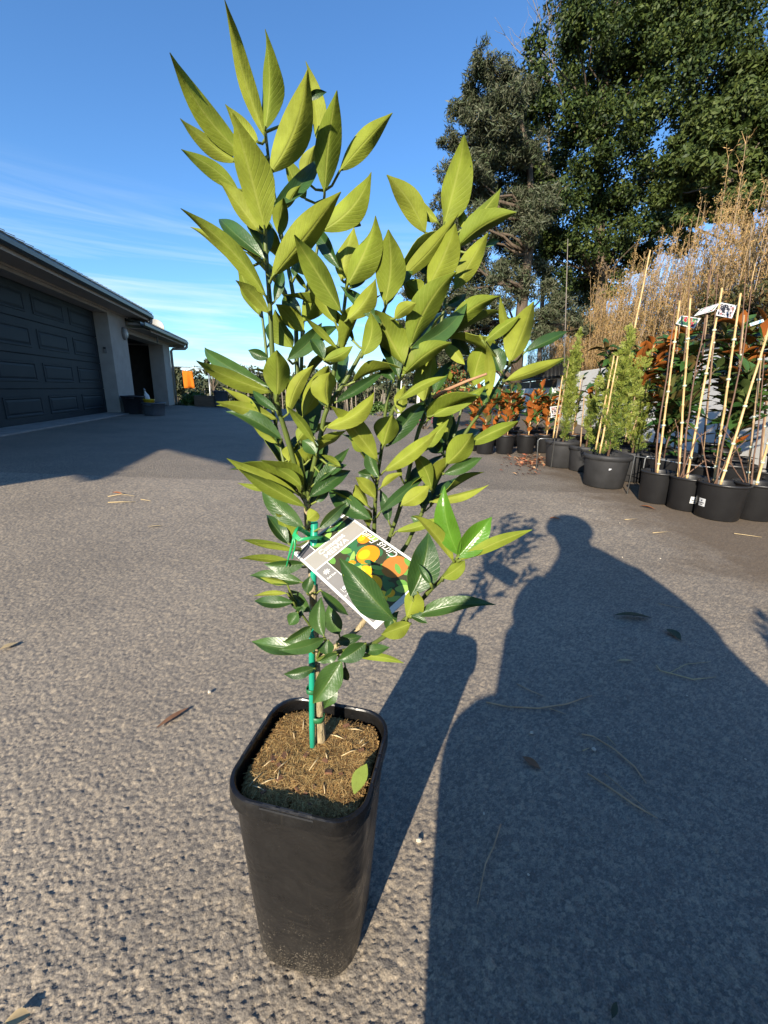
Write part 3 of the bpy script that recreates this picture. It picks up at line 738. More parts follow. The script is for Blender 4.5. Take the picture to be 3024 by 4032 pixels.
# bare branches of a leafless tree against the sky
bt = thing('bare_tree', 'leafless grey tree reaching above the needle tree', 'tree', (PY(2135, 1300, 16.9).x, 16.9, TERR))
mb = MB(); rs = random.Random(11)
tk = [toloc(PY(x, y, 17.0), bt) for x, y in ((2140, 1350), (2160, 700), (2165, 330))]; tk[0].z = -0.2
mb.tube(tk, [0.09, 0.06, 0.04], 6); mb.obj('trunk', M_TWIG, bt)
mb = MB()
for (x, y) in ((2115, 60), (2150, 10), (2190, 30), (2045, 150), (2020, 180), (2200, 130), (2140, 190), (2080, 210), (1990, 140), (2095, -40)):
    e = toloc(PY(x, y, 17.0), bt); q = limb(mb, tk[2], e, 0.025, 0.006, 0.05, 5, 6, rs)
    for p_ in q[2:]:
        for _ in range(2): limb(mb, p_, p_ + Vector((rs.uniform(-.5, .5), rs.uniform(-.3, .3), rs.uniform(.05, .6))), 0.008, 0.003, 0.05, 4, 3, rs)
mb.obj('branches', M_TWIG, bt)

# mid trees behind the cumquat
for k, (lst, Yd, lab, n) in enumerate((
    ([(1700,1220,60),(1650,1330,70),(1740,1400,70),(1600,1420,55),(1680,1490,60),(1820,1460,60)], 17.0, 'shadowy spreading tree behind the middle of the cumquat', 9000),
    ([(2250,1130,50),(2310,1180,55),(2200,1190,50),(2260,1260,60),(2340,1290,60),(2180,1290,55)], 30.0, 'rounded distant tree seen in the gap right of the leaning trunk', 8000))):
    cc = px_clumps(lst, Yd, 1.0, k); b0 = Vector((sum(c.x for c, _ in cc) / len(cc), Yd, TERR - 0.2 if k else -0.4))
    t = thing('background_tree', lab, 'tree', b0)
    cc = [(c - b0, r) for c, r in cc]
    mb = MB(); mb.tube([(0, 0, 0), (0.1, 0, 1.2), (0.0, 0.1, 2.4)], [0.2, 0.16, 0.1], 8); mb.obj('trunk', M_BARK, t)
    mb = MB()
    for c, r in cc: limb(mb, (0.0, 0.05, 1.6), c, 0.09, 0.02, 0.08, 5, 5, rs)
    mb.obj('limbs', M_BARK, t)
    stuff(leaf_cloud('crown', cc, n, 0.20 if k == 0 else 0.28, 0.3, [M_NEED, M_GUM], t, 20 + k, up=0.2, out=0.4, shell=0.2))

# far wooded ridge
rs = random.Random(21); fw = []
for i in range(120):
    Yd = rs.uniform(62, 95); x = rs.uniform(420, 1800); y = rs.uniform(1500, 1590) + (x - 800) * 0.02
    fw.append((PY(x, y, Yd), rs.uniform(1.3, 2.6)))
for i in range(26):
    Yd = rs.uniform(62, 80); x = rs.uniform(640, 1750); fw.append((PY(x, rs.uniform(1468, 1500), Yd), rs.uniform(0.8, 1.7)))
wd = MB().add([], []).obj('far_wood', M_GUM) if False else None
far = leaf_cloud('far_wood', fw, 34000, 0.62, 0.55, [M_GUM], None, 31, up=0.2, out=0.5, shell=0.3)
stuff(far); tag(far, 'olive gum woodland on the far ridge', 'woodland')
mb = MB()
for i in range(70):
    Yd = rs.uniform(58, 70); P = PY(rs.uniform(640, 1600), 1560, Yd); mb.tube([(P.x, Yd, terrain_z(0, Yd) - 0.3), (P.x + rs.uniform(-.4, .4), Yd, P.z + rs.uniform(0, 2))], [0.13, 0.06], 4)
tk = mb.obj('trunks', simple('pale_gum_bark', (0.32, 0.27, 0.21), (0.2, 0.16, 0.12), rough=0.9)); tk.parent = far
for k, (x, y0, y1, Yd, lst) in enumerate(((693, 1570, 1470, 34, [(690, 1462, 20), (672, 1490, 22), (712, 1498, 22), (690, 1525, 26), (668, 1540, 20), (722, 1480, 14)]), (842, 1560, 1420, 44, [(835, 1412, 16), (858, 1425, 18), (815, 1425, 10), (845, 1445, 16), (822, 1460, 18), (865, 1462, 16)]))):
    cc = px_clumps(lst, Yd, 0.5, k); b0 = PY(x, y0, Yd); b0.z = terrain_z(0, Yd)
    t = thing('gum_tree', ('bushy olive gum tree just right of the garage corner', 'slender tufted gum tree rising over the far ridge')[k], 'tree', b0)
    cc = [(c - b0, r) for c, r in cc]; mb = MB()
    topz = max(c.z for c, r in cc)
    mb.tube([(0, 0, -0.3), (0.1, 0, topz * 0.5), (0, 0, topz)], [0.16, 0.11, 0.04], 6); mb.obj('trunk', M_BARK, t)
    mb = MB()
    for c, r in cc: limb(mb, (0.05, 0, c.z * 0.6), c, 0.06, 0.015, 0.06, 5, 4, rs)
    mb.obj('limbs', M_BARK, t)
    stuff(leaf_cloud('crown', cc, 2600, 0.32, 0.4, [M_GUM], t, 40 + k, up=0.2, out=0.4, shell=0.2))
def shrub(name, lab, lst, Yd, n, size, mats, z0, asp=0.5, seed=3, cat='shrub', group=None):
    cc = px_clumps(lst, Yd, 0.15, seed); b0 = Vector((sum(c.x for c, _ in cc) / len(cc), Yd, z0))
    t = thing(name, lab, cat, b0, 0, group); cc = [(c - b0, r) for c, r in cc]
    mb = MB(); r2 = random.Random(seed)
    for c, r in cc: limb(mb, (r2.uniform(-.05, .05), 0, 0), c, 0.02, 0.006, 0.05, 5, 4, r2)
    mb.obj('stems', M_BARK, t)
    stuff(leaf_cloud('foliage', cc, n, size, asp, mats, t, seed, up=0.3, out=0.6, shell=0.25))
    return t
shrub('bush', 'bright green rounded bush left of the timber planter box', [(740, 1572, 22), (765, 1560, 24), (795, 1566, 20), (725, 1590, 16), (775, 1585, 22)], 16.6, 2600, 0.10, [M_BUSH], terrain_z(0, 16.6))
shrub('bush', 'low grey green bush at the foot of the garage corner', [(690, 1592, 10), (705, 1594, 9), (718, 1597, 8)], 15.6, 700, 0.07, [M_GUM], terrain_z(0, 15.6), seed=8)

# ================================================================ RETAINING WALL AND BANK
M_WALLW = simple('white_render', (0.80, 0.78, 0.73), (0.70, 0.68, 0.63), rough=0.8, scale=2.2, bump=0.12, bscale=60)
wx = lambda y: 3.76 + 0.125 * y
def slab(name, y0, y1, th, z0, z1, m, off=0.0, parent=None):
    mb = MB(); a = (wx(y0) + off, y0); b = (wx(y1) + off, y1)
    vs = [(a[0], a[1], z0), (a[0] + th, a[1], z0), (b[0] + th, b[1], z0), (b[0], b[1], z0)]; vs += [(x, y, z1) for x, y, _ in vs]
    return mb.add(vs, [(3, 2, 1, 0), (4, 5, 6, 7), (0, 1, 5, 4), (1, 2, 6, 5), (2, 3, 7, 6), (3, 0, 4, 7)]).obj(name, m, parent)
w = thing('retaining_wall', 'white rendered retaining wall stepping down behind the nursery rows', 'wall')
yy = 1.0
while yy < 14.5:
    bevel(slab('wall_block', yy + 0.006, min(yy + 2.25, 14.6), 0.2, -0.05, 1.37 if yy < 6 else 1.40, M_WALLW, 0, w), 0.012); yy += 2.25
bevel(slab('low_wall', 14.61, 25.0, 0.2, -0.05, 1.0, M_WALLW, 0, w), 0.012)
tm = MB(); pts = [(wx(-3) + 0.19, -3), (40, -3), (60, 45), (wx(26) + 3, 45), (wx(25) + 0.19, 25)]
tm.add([(x, y, TERR - 0.06) for x, y in pts] + [(x, y, -0.4) for x, y in pts], [(0, 1, 2, 3, 4)] + [(i, 5 + i, 5 + (i + 1) % 5, (i + 1) % 5) for i in range(5)])
struct(tm.obj('bank', M_EARTH))
rl = thing('handrail', 'white tube handrail above the far low wall', 'railing')
r0, r1 = PY(1975, 1522, 21), PY(2143, 1487, 15)
for a, b in ((r0, r1),):
    MB().tube([a, b], 0.028, 8).obj('rail', M_WHITE, rl)
for f in (0.15, 0.5, 0.75, 0.985):
    p_ = r0.lerp(r1, f); MB().tube([p_, (p_.x, p_.y, 0.98)], 0.022, 8).obj('post', M_WHITE, rl)
# grey mesh shelf along the wall top
sf = slab('bench_shelf', 2.0, 7.6, 0.75, 1.435, 1.452, simple('shelf_mesh', (0.42, 0.42, 0.42), (0.2, 0.2, 0.2), rough=0.6, scale=60), 0.06)
tag(sf, 'grey metal shelf along the top of the retaining wall carrying black pots', 'shelf')
for k, y_ in enumerate((2.6, 4.4, 6.2, 7.4)):
    bb = MB().box6(wx(y_) + 0.09, wx(y_) + 0.15, y_ - 0.03, y_ + 0.03, 1.30, 1.434).obj('shelf_leg', M_GREY, sf)

# ================================================================ NURSERY PLANTS
M_POT = simple('pot_plastic', (0.014, 0.014, 0.015), (0.010, 0.010, 0.011), rough=0.42, scale=14, spec=0.45, bump=0.06, bscale=60)
M_POTD = simple('dusty_pot_plastic', (0.034, 0.034, 0.036), (0.018, 0.018, 0.019), rough=0.6, scale=9, spec=0.35, bump=0.08, bscale=60)
M_SOIL = simple('potting_mix', (0.105, 0.062, 0.035), (0.04, 0.024, 0.015), rough=0.95, scale=70, spec=0.1, bump=1.0, bscale=180)
M_CHIP = simple('bark_chip', (0.30, 0.16, 0.08), (0.17, 0.085, 0.042), rough=0.9, scale=40, spec=0.15, bump=0.5, coord='Object')
M_BAMB = simple('bamboo_cane', (0.56, 0.40, 0.19), (0.42, 0.28, 0.12), rough=0.45, scale=5, stretch=(4, 4, 1.2), spec=0.4)
M_BAMB2 = simple('weathered_cane', (0.36, 0.25, 0.14), (0.25, 0.165, 0.09), rough=0.6, scale=5, stretch=(4, 4, 1.2))
M_STEM = simple('sapling_bark', (0.17, 0.095, 0.06), (0.10, 0.058, 0.04), rough=0.75, scale=18, bump=0.3)
M_TIE = simple('clear_tie', (0.50, 0.55, 0.45), (0.38, 0.44, 0.33), rough=0.3, scale=20)
M_STK = simple('paper_label', (0.55, 0.56, 0.57), (0.50, 0.51, 0.52), rough=0.6, scale=9)
M_INK = simple('print_ink', (0.03, 0.03, 0.04), (0.02, 0.02, 0.03), rough=0.6)
M_MG_T = leafmat('magnolia_top', [(0.020, 0.055, 0.014), (0.030, 0.075, 0.018), (0.045, 0.095, 0.022)], rough=0.25, trans=0.0, spec=0.55)
M_MG_U = leafmat('magnolia_under', [(0.40, 0.115, 0.022), (0.48, 0.16, 0.034), (0.30, 0.085, 0.02)], rough=0.85, trans=0.06, spec=0.1)
M_MG_UG = leafmat('magnolia_under_green', [(0.09, 0.13, 0.035), (0.12, 0.16, 0.045), (0.14, 0.09, 0.03)], rough=0.7, trans=0.15, spec=0.2)
M_CON = leafmat('cypress_spray', [(0.20, 0.245, 0.035), (0.25, 0.29, 0.05), (0.15, 0.20, 0.03), (0.30, 0.31, 0.07)], rough=0.55, trans=0.35, spec=0.3)
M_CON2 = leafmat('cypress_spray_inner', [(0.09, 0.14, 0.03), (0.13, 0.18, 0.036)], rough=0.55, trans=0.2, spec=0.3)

def blade(L_, W, fold=0.35, curl=0.12, rows=4, thick=0.0012, seed=0, tipe=0.95):
    """two-sided leaf blade: base at the origin, pointing +Y, upper side +Z; slot 0 upper, slot 1 lower"""
    r = random.Random(seed); mb = MB(); tops = []
    for sgn in (0, 1):
        for j in range(rows + 1):
            t = j / rows; hw = W / 2 * max(0.04, (math.sin(math.pi * min(1, t * 0.96 + 0.03)) ** tipe))
            for v in (-1, 0, 1):
                tops.append((v * hw * math.cos(fold), t * L_, abs(v) * hw * math.sin(fold) - curl * L_ * t * t - sgn * thick + r.uniform(-.01, .01) * W * abs(v)))
    k = (rows + 1) * 3
    f0 = [(j * 3 + i, j * 3 + i + 1, (j + 1) * 3 + i + 1, (j + 1) * 3 + i) for j in range(rows) for i in range(2)]
    mb.add(tops, f0, 0, True)
    for f in f0: mb.f.append(tuple(x + k for x in f[::-1])); mb.mi.append(1); mb.sm.append(True)
    return mb
MGL = [blade(1.0, 0.46 + 0.05 * q, 0.25 + 0.08 * q, 0.05 + 0.07 * q, 4, 0.004, q).mesh('magnolia_leaf', [M_MG_T, M_MG_U]) for q in range(4)]
MGM = None
MGG = [blade(1.0, 0.40 + 0.05 * q, 0.25 + 0.08 * q, 0.08 + 0.10 * q, 4, 0.004, q).mesh('green_leaf', [M_MG_T, M_MG_UG]) for q in range(4)]

MGM = [blade(1.0, 0.60 + 0.05 * q, 0.25 + 0.08 * q, 0.04 + 0.07 * q, 4, 0.004, q).mesh('broad_leaf', [M_MG_T, M_MG_U if q != 2 else M_MG_UG]) for q in range(4)]
def pot(parent, r, h, m=M_POT, taper=0.80, sticker=None, rim=0.012, seed=0):
    pr = [(r * taper * 0.94, 0.0), (r * taper, 0.008), (r * 0.965, h - rim * 2.4), (r * 0.97, h - rim * 2.2), (r + rim * 0.35, h - rim * 1.9), (r + rim * 0.6, h - rim), (r + rim * 0.4, h), (r - rim * 0.3, h), (r * 0.95, h - rim * 2), (r * taper * 0.97, 0.02)]
    p_ = MB().lathe(pr, 28).obj('pot', m, parent)
    sm = MB(); n = 18; rr = r * 0.955; zz = h - 0.035 - r * 0.04; rnd = random.Random(seed)
    vs = [Vector((0, 0, zz + 0.012))]; fs = []
    for a_, f in enumerate((0.5, 1.0)):
        for k in range(n): vs.append(Vector((math.cos(2 * math.pi * k / n) * rr * f, math.sin(2 * math.pi * k / n) * rr * f, zz + rnd.uniform(0, .012) * (1.4 - f))))
    fs = [(0, 1 + k, 1 + (k + 1) % n) for k in range(n)] + [(1 + k, 1 + n + k, 1 + n + (k + 1) % n, 1 + (k + 1) % n) for k in range(n)]
    sm.add(vs, fs, 0, True).obj('soil', M_SOIL, parent)
    if sticker:
        for ang, z, w, hh, ink in sticker:
            rz_ = r * taper + (r * 0.965 - r * taper) * (z / h) + 0.0015
            mb = MB(); vs = []
            for j in (-1, 1):
                for i in range(5):
                    a_ = ang + (i - 2) / 4 * w / rz_; vs.append((math.cos(a_) * (rz_ + j * 0.002), math.sin(a_) * (rz_ + j * 0.002), z + j * hh / 2))
            mb.add(vs, [(i, i + 1, 5 + i + 1, 5 + i) for i in range(4)]); so = mb.obj('sticker', M_STK, p_)
            if ink:
                mb = MB()
                for (f0, f1, z0, z1) in ((-.08, .08, .14, .34), (-.36, .36, -.10, .0), (-.22, .22, -.30, -.22)):
                    a0, a1 = ang + f0 * w / rz_, ang + f1 * w / rz_; R_ = rz_ + 0.0025
                    mb.add([(math.cos(a0) * R_, math.sin(a0) * R_, z + z0 * hh), (math.cos(a1) * R_, math.sin(a1) * R_, z + z0 * hh), (math.cos(a1) * R_, math.sin(a1) * R_, z + z1 * hh), (math.cos(a0) * R_, math.sin(a0) * R_, z + z1 * hh)], [(0, 1, 2, 3)])
                mb.obj('sticker_print', M_INK, so)
    return p_
def cane(parent, p0, p1, r=0.006, m=None, name='bamboo_stake', seed=0):
    p0, p1 = Vector(p0), Vector(p1); L_ = (p1 - p0).length; n = max(4, int(L_ / 0.11)); rnd = random.Random(seed)
    pts, rad = [], []
    for k in range(n + 1):
        q = p0.lerp(p1, k / n) + Vector((rnd.uniform(-1, 1), rnd.uniform(-1, 1), 0)) * 0.0015
        rr = r * (1.0 - 0.25 * k / n)
        pts.append(q); rad.append(rr)
        if k < n:
            for f, s in ((0.42, 0.97), (0.47, 1.28), (0.5, 1.28), (0.55, 0.95)): pts.append(q + (p1 - p0) / n * f); rad.append(rr * s)
    return MB().tube(pts, rad, 7).obj(name, m or M_BAMB, parent)
def front(x, y, r):
    """centre of a pot whose front foot shows at this pixel"""
    q = PZ(x, y); d_ = Vector((q.x, q.y, 0)).normalized(); return q + d_ * r + Vector((0, 0, 0.004))
def leafy(parent, axis, n, Lm, meshes, seed, zmin=0.1, spread=0.02, tilt=(20, 75), azb=None, jit=0.4):
    """n single leaves set spirally along a stem given as a point list"""
    rnd = random.Random(seed); a = rnd.uniform(0, 6.28)
    for k in range(n):
        f = zmin + (1 - zmin) * (k + rnd.uniform(-.3, .3)) / n; f = min(max(f, 0), 0.999)
        x_ = f * (len(axis) - 1); i = int(x_); p_ = Vector(axis[i]).lerp(Vector(axis[i + 1]), x_ - i)
        a += 2.4 + rnd.uniform(-jit, jit)
        el = math.radians(rnd.uniform(*tilt)) * (1.0 if f < 0.85 else 1.15)
        L_ = Lm * rnd.uniform(0.65, 1.15)
        o = bpy.data.objects.new('leaf', rnd.choice(meshes)); COL.objects.link(o); o.parent = parent
        o.rotation_mode = 'XYZ'
        Mx = Matrix.Translation(p_ + Vector((math.cos(a), math.sin(a), 0)) * spread) @ Matrix.Rotation(a - math.pi / 2, 4, 'Z') @ Matrix.Rotation(el, 4, 'X') @ Matrix.Rotation(rnd.uniform(-.45, .45), 4, 'Y') @ Matrix.Scale(L_, 4)
        o.matrix_local = Mx

def magnolia(lab, loc, r, h, H, n, Lm, seed, group, meshes=MGL, stake=True, twigs=2, potm=M_POT, sticker=None, tilt=(15, 75), chip=True):
    t = thing('potted_magnolia', lab, 'potted plant', loc, random.Random(seed).uniform(0, 6), group)
    pot(t, r, h, potm, sticker=sticker, seed=seed)
    rnd = random.Random(seed)
    if chip: MB().lathe([(0.001, h - 0.008), (r * 0.5, h - 0.004), (r * 0.93, h - 0.014)], 18, jitter=0.006).obj('mulch', M_CHIP, t)
    z0 = h - 0.03
    ax = [Vector((0.01, 0, z0 + (H - z0) * k / 6)) + Vector((rnd.uniform(-.012, .012), rnd.uniform(-.012, .012), 0)) for k in range(7)]
    MB().tube(ax, [0.007] * 3 + [0.0055] * 2 + [0.004, 0.002], 6).obj('stem', M_STEM, t)
    if stake: cane(t, (0.02, -0.012, z0), (rnd.uniform(0, .03), -0.015, z0 + (H - z0) * 0.92), 0.0065, seed=seed)
    nb = n // (twigs + 1)
    leafy(t, ax, n - nb * twigs, Lm, meshes, seed, 0.08, 0.008, tilt)
    for k in range(twigs):
        b = ax[2 + k % 3]; a = rnd.uniform(0, 6.28); e = b + Vector((math.cos(a) * .12, math.sin(a) * .12, .22)) * (H / 0.9)
        tw = [b, b.lerp(e, .5) + Vector((0, 0, .02)), e]; MB().tube(tw, [0.005, 0.004, 0.0025], 5).obj('branch', M_STEM, t)
        leafy(t, tw, nb, Lm, meshes, seed + 50 + k, 0.15, 0.006, tilt)
    return t
# row of small rust-backed magnolias, far end of the nursery line
GRP = 'small rust-leaved magnolias in the far row'
rowpx = [(1850, 1778, 'small magnolia in the most distant black pot of the rust-leaved row'), (1906, 1791, 'small rust-leaved magnolia left of the three front pots'), (1983, 1791, 'small rust-leaved magnolia in the middle of the far row'), (2065, 1789, 'small rust-leaved magnolia with a low green leaf above its pot'), (2136, 1786, 'small rust-leaved magnolia half behind the slim conifer')]
for k, (x, y, lab) in enumerate(rowpx):
    magnolia(lab, front(x, y, 0.118), 0.120, 0.235, 0.70 + 0.05 * (k % 3), 64, 0.135, 100 + k, GRP, MGM, tilt=(15, 80))
backrow = [(1870, 1750, 'leftmost small magnolia in the back of the far rust-leaved row'), (1945, 1757, 'second small magnolia from the left behind the far row'), (2020, 1757, 'third small magnolia from the left behind the far row'), (2100, 1754, 'small magnolia behind the far row, left of the slim conifer'), (2180, 1752, 'small magnolia behind the far row, hidden by the slim conifer'), (2010, 1738, 'rearmost small magnolia behind the middle of the far row'), (2110, 1736, 'rearmost small magnolia behind the slim conifer')]
for k, (x, y, lab) in enumerate(backrow):
    magnolia(lab, front(x, y, 0.118), 0.118, 0.22, 0.80 + 0.05 * (k % 2), 56, 0.14, 120 + k, 'small magnolias behind the far row', MGM, tilt=(15, 80))
# taller magnolias
tall = [(2305, 1800, 1.10, 44, 0.13, MGL, 'tall slim magnolia between the two conifers'), (2250, 1790, 1.0, 36, 0.12, MGG, 'green magnolia behind the slim conifer')]
for k, (x, y, H_, n, Lm, ms, lab) in enumerate(tall):
    magnolia(lab, front(x, y, 0.14), 0.14, 0.25, H_, n, Lm, 140 + k, 'taller magnolias by the conifers', ms, tilt=(15, 70), twigs=1)
big = [((2.42, 4.15), 1.28, MGL, 'large magnolia directly right of the feathery conifer'), ((2.62, 3.75), 1.2, MGG, 'large green-leaved bush behind the first staked sapling'), ((2.95, 3.60), 1.38, MGL, 'large magnolia with rust leaves below the hanging tags'), ((2.72, 3.28), 0.95, MGG, 'glossy low bush behind the stakes'),
       ((3.25, 3.3), 1.35, MGL, 'large magnolia with rust leaves near the right edge'), ((3.05, 2.95), 1.2, MGG, 'large green bush at the right edge behind the saplings'), ((2.85, 4.5), 1.42, MGL, 'large magnolia standing against the white wall'), ((3.35, 4.2), 1.45, MGG, 'tall green bush close to the white wall'), ((3.5, 3.55), 1.4, MGL, 'large magnolia under the shelf pots'), ((2.55, 4.9), 1.3, MGG, 'green bush behind the feathery conifer'), ((3.0, 5.4), 1.35, MGL, 'large magnolia far back along the white wall'), ((2.35, 3.55), 0.8, MGG, 'low glossy bush right behind the small conifer'), ((3.75, 3.9), 1.5, MGL, 'large magnolia touching the white wall at right'), ((3.7, 4.75), 1.5, MGG, 'tall green bush touching the white wall')]
for k, ((x, y), H_, ms, lab) in enumerate(big):
    magnolia(lab, (x, y, 0.004), 0.155, 0.26, H_, 150, 0.165, 160 + k, 'large leafy plants in front of the wall', ms, tilt=(-5, 65), twigs=5, chip=False, stake=(k % 2 == 0))

def conifer(lab, loc, r, h, H, W, n, seed, canes, sticker, taper=0.86):
    """feathery cypress: flat sprays along upswept branchlets"""
    t = thing('potted_conifer', lab, 'potted plant', loc, 0)
    pot(t, r, h, M_POTD, taper=taper, sticker=sticker, rim=0.02, seed=seed)
    rnd = np.random.default_rng(seed); z0 = h - 0.04
    MB().tube([(0, 0, z0), (0.01, 0, (z0 + H) / 2), (0, 0, H * 0.98)], [0.012, 0.008, 0.002], 6).obj('stem', M_STEM, t)
    VV, FF, MI = [], [], []; cnt = 0
    for i in range(n):                       # upswept plumes
        f = (i + rnd.random()) / n; zs = z0 + (H - z0) * 0.62 * f; a = rnd.random() * 6.283
        out_ = W * (0.35 + 0.75 * rnd.random()) * (1 - 0.55 * f); ht = (H - zs) * (0.25 + 0.55 * rnd.random()) if f < 0.9 else (H - zs) * 0.95
        if f > 0.85: out_ *= 0.35
        ez = np.array([math.cos(a) * out_, math.sin(a) * out_, ht]); lp = np.linalg.norm(ez)
        for j in range(int(10 + 46 * lp)):
            u = 0.06 + 0.94 * rnd.random(); c = np.array([0, 0, zs]) + np.array([ez[0] * u ** 0.75, ez[1] * u ** 0.75, ez[2] * u ** 1.25])
            tg_ = np.array([ez[0], ez[1], ez[2] * 1.25]) / lp; d_ = tg_ * 0.7 + rnd.normal(size=3) * 0.42 + np.array([0, 0, 0.15]); d_ /= np.linalg.norm(d_)
            L_ = (0.035 + 0.065 * rnd.random()) * (1.15 - 0.5 * u); s = np.cross(d_, rnd.normal(size=3)); s /= np.linalg.norm(s); nn = np.cross(s, d_)
            for q in range(5):
                w_ = (q + 0.5) / 5; cc = c + d_ * L_ * w_ + np.array([0, 0, -0.12 * L_ * w_ * w_])
                for sg in (-1, 1):
                    l2 = (0.012 + 0.022 * (1 - w_)) * (0.7 + 0.6 * rnd.random()); dd = s * sg * 0.7 + d_ * 0.9 + nn * rnd.normal() * 0.25; dd /= np.linalg.norm(dd)
                    ww = np.cross(dd, nn); ww = ww / np.linalg.norm(ww) * 0.0034; e = cc + dd * l2
                    VV += [cc, cc + dd * l2 * 0.5 + ww, e, cc + dd * l2 * 0.5 - ww]; FF.append((cnt, cnt + 1, cnt + 2, cnt + 3)); cnt += 4
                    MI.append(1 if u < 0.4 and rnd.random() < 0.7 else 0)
    stuff(link('foliage', np_mesh('foliage', np.array(VV), np.array(FF), [M_CON, M_CON2], MI), t))
    for k, (a, b, m) in enumerate(canes): cane(t, Vector(a) - Vector(loc), Vector(b) - Vector(loc), 0.0075, m, seed=k)
    return t
l1 = front(2200, 1846, 0.165)
conifer('slim pale green conifer in a dusty grey-black pot', l1, 0.165, 0.275, 1.36, 0.10, 34, 7, [(PY(2178, 1725, l1.y), PY(2215, 1480, l1.y), M_BAMB), (PY(2190, 1725, l1.y + .02), PY(2240, 1420, l1.y), M_BAMB2)], [(-1.15, 0.14, 0.034, 0.038, True)])
l2 = front(2369, 1928, 0.175)
conifer('bushy feathery conifer in the nearest large grey-black pot', l2, 0.178, 0.27, 1.24, 0.22, 52, 9, [(PY(2345, 1770, l2.y - .04), PY(2418, 1400, l2.y - .02), M_BAMB), (PY(2362, 1785, l2.y - .06), PY(2432, 1402, l2.y - .05), M_BAMB), (PY(2380, 1775, l2.y + .02), PY(2430, 1480, l2.y), M_BAMB2), (PY(2405, 1765, l2.y + .04), PY(2560, 985, l2.y + .05), M_BAMB)], [(-1.85, 0.16, 0.020, 0.022, False)])
l3 = front(2466, 1900, 0.15)
conifer('small conifer behind the nearest large pot', l3, 0.15, 0.26, 0.85, 0.14, 24, 13, [(PY(2460, 1740, l3.y), PY(2500, 1560, l3.y), M_BAMB2), (PY(2475, 1745, l3.y), PY(2560, 1490, l3.y), M_BAMB2), (PY(2490, 1750, l3.y), PY(2540, 1540, l3.y), M_BAMB2)], None)
l4 = front(2290, 1862, 0.15)
conifer('conifer pot wedged behind the slim conifer', l4, 0.15, 0.25, 0.85, 0.13, 22, 15, [(PY(2285, 1760, l4.y), PY(2300, 1560, l4.y), M_BAMB2)], None)

# staked saplings in the front row
def sapling(lab, loc, r, h, stakes, stems, seed, sticker=None, group='staked bare saplings in black pots'):
    t = thing('staked_sapling', lab, 'potted plant', loc, 0, group)
    pot(t, r, h, M_POT, taper=0.86, sticker=sticker, rim=0.008, seed=seed)
    rnd = random.Random(seed); lc = Vector(loc)
    for k, (a, b, m) in enumerate(stakes):
        A = PY(a[0], a[1], loc[1] + a[2]) - lc; B = PY(b[0], b[1], loc[1] + b[2]) - lc; A.z = h - 0.05
        cane(t, A, B, 0.0078, m, seed=seed + k)
        for f in (0.12, 0.33, 0.55, 0.8):
            q = A.lerp(B, f + rnd.uniform(-.04, .04)); d_ = (B - A).normalized()
            MB().tube([q - d_ * 0.006, q + d_ * 0.006], 0.0115, 8).obj('tie', M_TIE, t)
    for k, pl in enumerate(stems):
        pts = [PY(x, y, loc[1] + dy) - lc for x, y, dy in pl]; pts[0].z = h - 0.045
        pp = []
        for i in range(len(pts) - 1):
            for q in range(3): pp.append(pts[i].lerp(pts[i + 1], q / 3) + Vector((rnd.uniform(-.003, .003), rnd.uniform(-.003, .003), 0)))
        pp.append(pts[-1]); n_ = len(pp)
        st = MB().tube(pp, [(0.0065 if k == 0 else 0.0045) * (1 - 0.72 * i / n_) for i in range(n_)], 6).obj('stem' if k == 0 else 'branch', M_STEM, t)
        mb = MB()
        for i in range(2, n_, 2):
            q = pp[i] + Vector((rnd.uniform(-.008, .008), 0, .008)); mb.tube([pp[i], q, q + Vector((0, 0, .008))], [0.003, 0.003, 0.001], 5)
        mb.obj('buds', M_STEM, st)
    return t
s1 = front(2571, 1986, 0.10); s2 = front(2690, 2016, 0.105); s3 = front(2812, 2053, 0.115); s4 = front(2945, 2052, 0.115); s5 = front(3060, 2035, 0.14)
sapling('staked sapling in the leftmost of the small black front pots', s1, 0.118, 0.225, [((2590, 1864, 0), (2677, 1184, .05), M_BAMB)], [[(2583, 1866, .0), (2590, 1700, .01), (2625, 1480, .02), (2660, 1200, .04), (2690, 1020, .05)]], 201)
sapling('staked sapling with two stakes in the pot bearing a white printed sticker', s2, 0.122, 0.225, [((2677, 1864, .05), (2719, 1176, .06), M_BAMB), ((2703, 1896, -.02), (2843, 1134, .05), M_BAMB)], [[(2694, 1890, 0), (2700, 1700, .01), (2735, 1480, .02), (2770, 1300, .04), (2800, 1050, .06)], [(2697, 1780, 0), (2740, 1730, -.02), (2810, 1680, -.03)], [(2697, 1800, 0), (2670, 1700, -.02), (2660, 1660, -.02)], [(2700, 1740, 0), (2780, 1810, -.05), (2850, 1850, -.06)]], 205, [(-1.78, 0.085, 0.052, 0.046, True)])
sapling('staked sapling in the nearest wide black pot', s3, 0.136, 0.232, [((2816, 1890, .04), (2916, 1155, .06), M_BAMB), ((2832, 1922, -.03), (3030, 1290, .02), M_BAMB)], [[(2818, 1915, 0), (2845, 1750, .01), (2890, 1560, .02), (2935, 1340, .03), (2960, 1120, .05)], [(2826, 1830, 0), (2880, 1790, -.02), (2930, 1740, -.03)], [(2830, 1800, 0), (2760, 1720, -.02), (2700, 1660, -.02)]], 209, [(-3.02, 0.10, 0.046, 0.05, True)])
